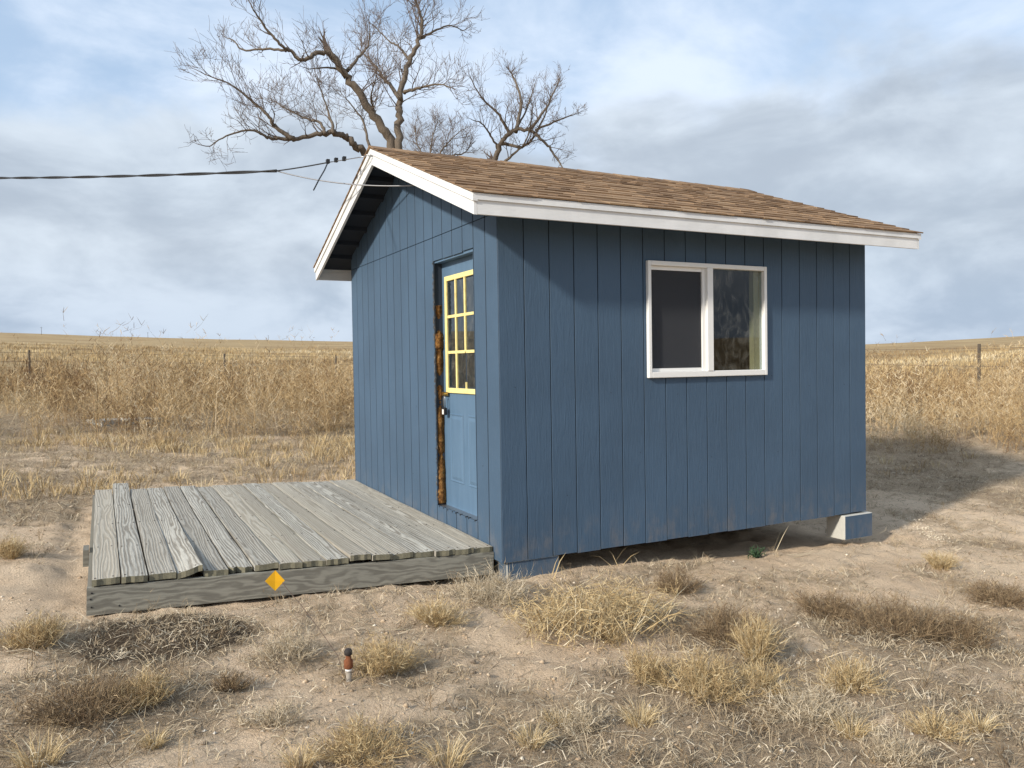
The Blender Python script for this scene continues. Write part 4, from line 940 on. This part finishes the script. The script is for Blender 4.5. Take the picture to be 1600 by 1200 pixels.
T.limb(trace([(890,150),(940,125),(1000,100),(1060,120)], Dp+.5, .4), .04, .010, True, 1.3, .7)
T.limb(trace([(850,240),(815,190),(770,160),(720,110)], Dp+.4, 1.), .04, .012, True, 1.3, .8)
T.limb(trace([(580,270),(520,265),(455,270)], Dp-.4, -.3), .035, .010, True, .8, .5)
T.limb(trace([(610,280),(650,225),(690,170),(695,120)], Dp-.4, .6), .05, .012, True, 1.2, .8)
T.limb([fork]+trace([(690,610),(640,570),(600,535),(560,520),(500,522),(400,545),(330,540),(290,535),(240,510),(150,525),(70,570)], Dp, -1.5), .11, .012, True, .75, .85, .3)
T.limb(trace([(400,548),(330,500),(300,460),(240,400),(150,330),(50,290)], Dp-1., -.6), .06, .010, True, 1.5, .9)
T.limb(trace([(555,520),(540,460),(520,400),(490,310)], Dp-.6, .6), .045, .010, True, 1.6, .85)
T.limb(trace([(520,522),(500,480),(440,460),(360,420),(330,400)], Dp-.7, .9), .045, .010, True, 1.6, .85)
T.limb(trace([(715,440),(700,380),(720,300)], Dp-.1, -1.2), .035, .010, True, 1.3, .9)
T.limb(trace([(690,570),(670,480),(630,420),(600,380)], Dp, .9), .04, .010, True, 1.3, .9)
T.build('bare_tree', base, 'large leafless tree with a long crooked limb reaching over the shed')
T = Tree(5); Dp = 21.
fork = at_depth(*zpx(1180, 660), Dp); base = Vector((fork.x, fork.y, 0)); base.z = gz(base.x, base.y)
T.limb([base-Vector((0, 0, .3)), base.lerp(fork, .6), fork], .19, .13, True, 0, 1)
T.limb([fork]+trace([(1180,635),(1200,570),(1250,515),(1320,510),(1380,560),(1420,610),(1450,660)], Dp, -.8), .11, .018, True, .8, .75, .3)
for q, r0 in ((((1240,525),(1200,450),(1130,380),(1090,310)), .06), (((1265,515),(1285,400),(1255,300),(1240,280)), .07), (((1320,508),(1390,410),(1440,300)), .06), (((1340,512),(1430,470),(1510,440)), .045), (((1215,560),(1300,570),(1370,470),(1400,380)), .06), (((1195,580),(1160,520),(1130,480),(1100,470)), .04), (((1260,513),(1300,440),(1340,330)), .05), (((1210,640),(1260,600),(1310,540),(1330,430)), .05)):
    T.limb(trace(q, Dp, random.Random(len(q)*r0).uniform(-1.2, 1.2)), r0, .011, True, 1.2, .7)
T.build('bare_tree', base, 'smaller leafless tree with an arched branch behind the shed roof ridge')
T = Tree(8); Dp = 24.
base = at_depth(*zpx(930, 700), Dp); base.z = gz(base.x, base.y)
for q in (((900,640),(880,560),(870,500)), ((930,640),(940,540),(960,470)), ((960,640),(1000,560),(1050,510)), ((1000,650),(1060,600),(1090,570))):
    tp = trace(q, Dp, random.Random(q[0][0]).uniform(-1, 1)); T.limb([base, base.lerp(tp[0], .6)]+tp, .06, .012, True, .55, .8, .4)
T.build('bare_tree', base, 'low spreading leafless tree between the two taller trees behind the roof')

# ------------------------------------------------------------------ fences, poles, slab in the field
def on_ground_far(u, dist):
    d = ray(u, 560); d = Vector((d.x, d.y, 0)).normalized(); p = Vector((CX, CY, 0))+d*dist; p.z = gz(p.x, p.y); return p
def fence(label, spots, hgt):
    b0 = on_ground_far(*spots[0]); e = tag(empty('wire_fence', b0), label, 'fence'); tops = []
    for (u, ds) in spots:
        p = on_ground_far(u, ds)-b0; MB().tube([(p.x, p.y, p.z-.2), (p.x+.02, p.y, p.z+hgt)], .036, 7).build('post', M_post, e); tops.append(p)
    for zf in (.92, .62):
        MB().tube([q+Vector((0, 0, hgt*zf)) for q in tops], .006, 4).build('wire', M_rust, e)
fence('wire fence with a wooden post among tall weeds right of the shed', [(1180, 30), (1529, 22), (1850, 17)], 1.4)
fence('wire fence with thin posts deep in the weed field on the door side', [(-120, 30), (45, 31), (350, 32), (524, 33), (700, 34)], 1.0)
for u, ds, hgt in ((66, 1000, 8.5), (232, 1150, 8.), (420, 1200, 7.5)):
    p = on_ground_far(u, ds); e = tag(empty('utility_pole', p), 'tiny distant utility pole on the prairie skyline', 'utility pole', 'utility poles on the skyline')
    MB().tube([(0, 0, -.5), (0, 0, hgt)], [.22, .16], 6).build('pole', M_post, e); MB().box(-1., 1., -.08, .08, hgt-.9, hgt-.7).build('crossarm', M_post, e)
p = at(196, 662); e = tag(mesh_obj('concrete_slab', [(a*.5, b_*.35, c) for a, b_, c in ((-1, -1, -.1), (1.1, -1, -.1), (1, 1.1, -.1), (-1.1, 1, -.1), (-1, -1, .10), (1.1, -1, .08), (1, 1.1, .08), (-1.1, 1, .10))], [(0, 3, 2, 1), (4, 5, 6, 7), (0, 1, 5, 4), (1, 2, 6, 5), (2, 3, 7, 6), (3, 0, 4, 7)], M_conc), 'pale concrete slab half hidden in the tall dry weeds', 'concrete slab'); e.location = p; e.rotation_euler = (0, 0, .3)
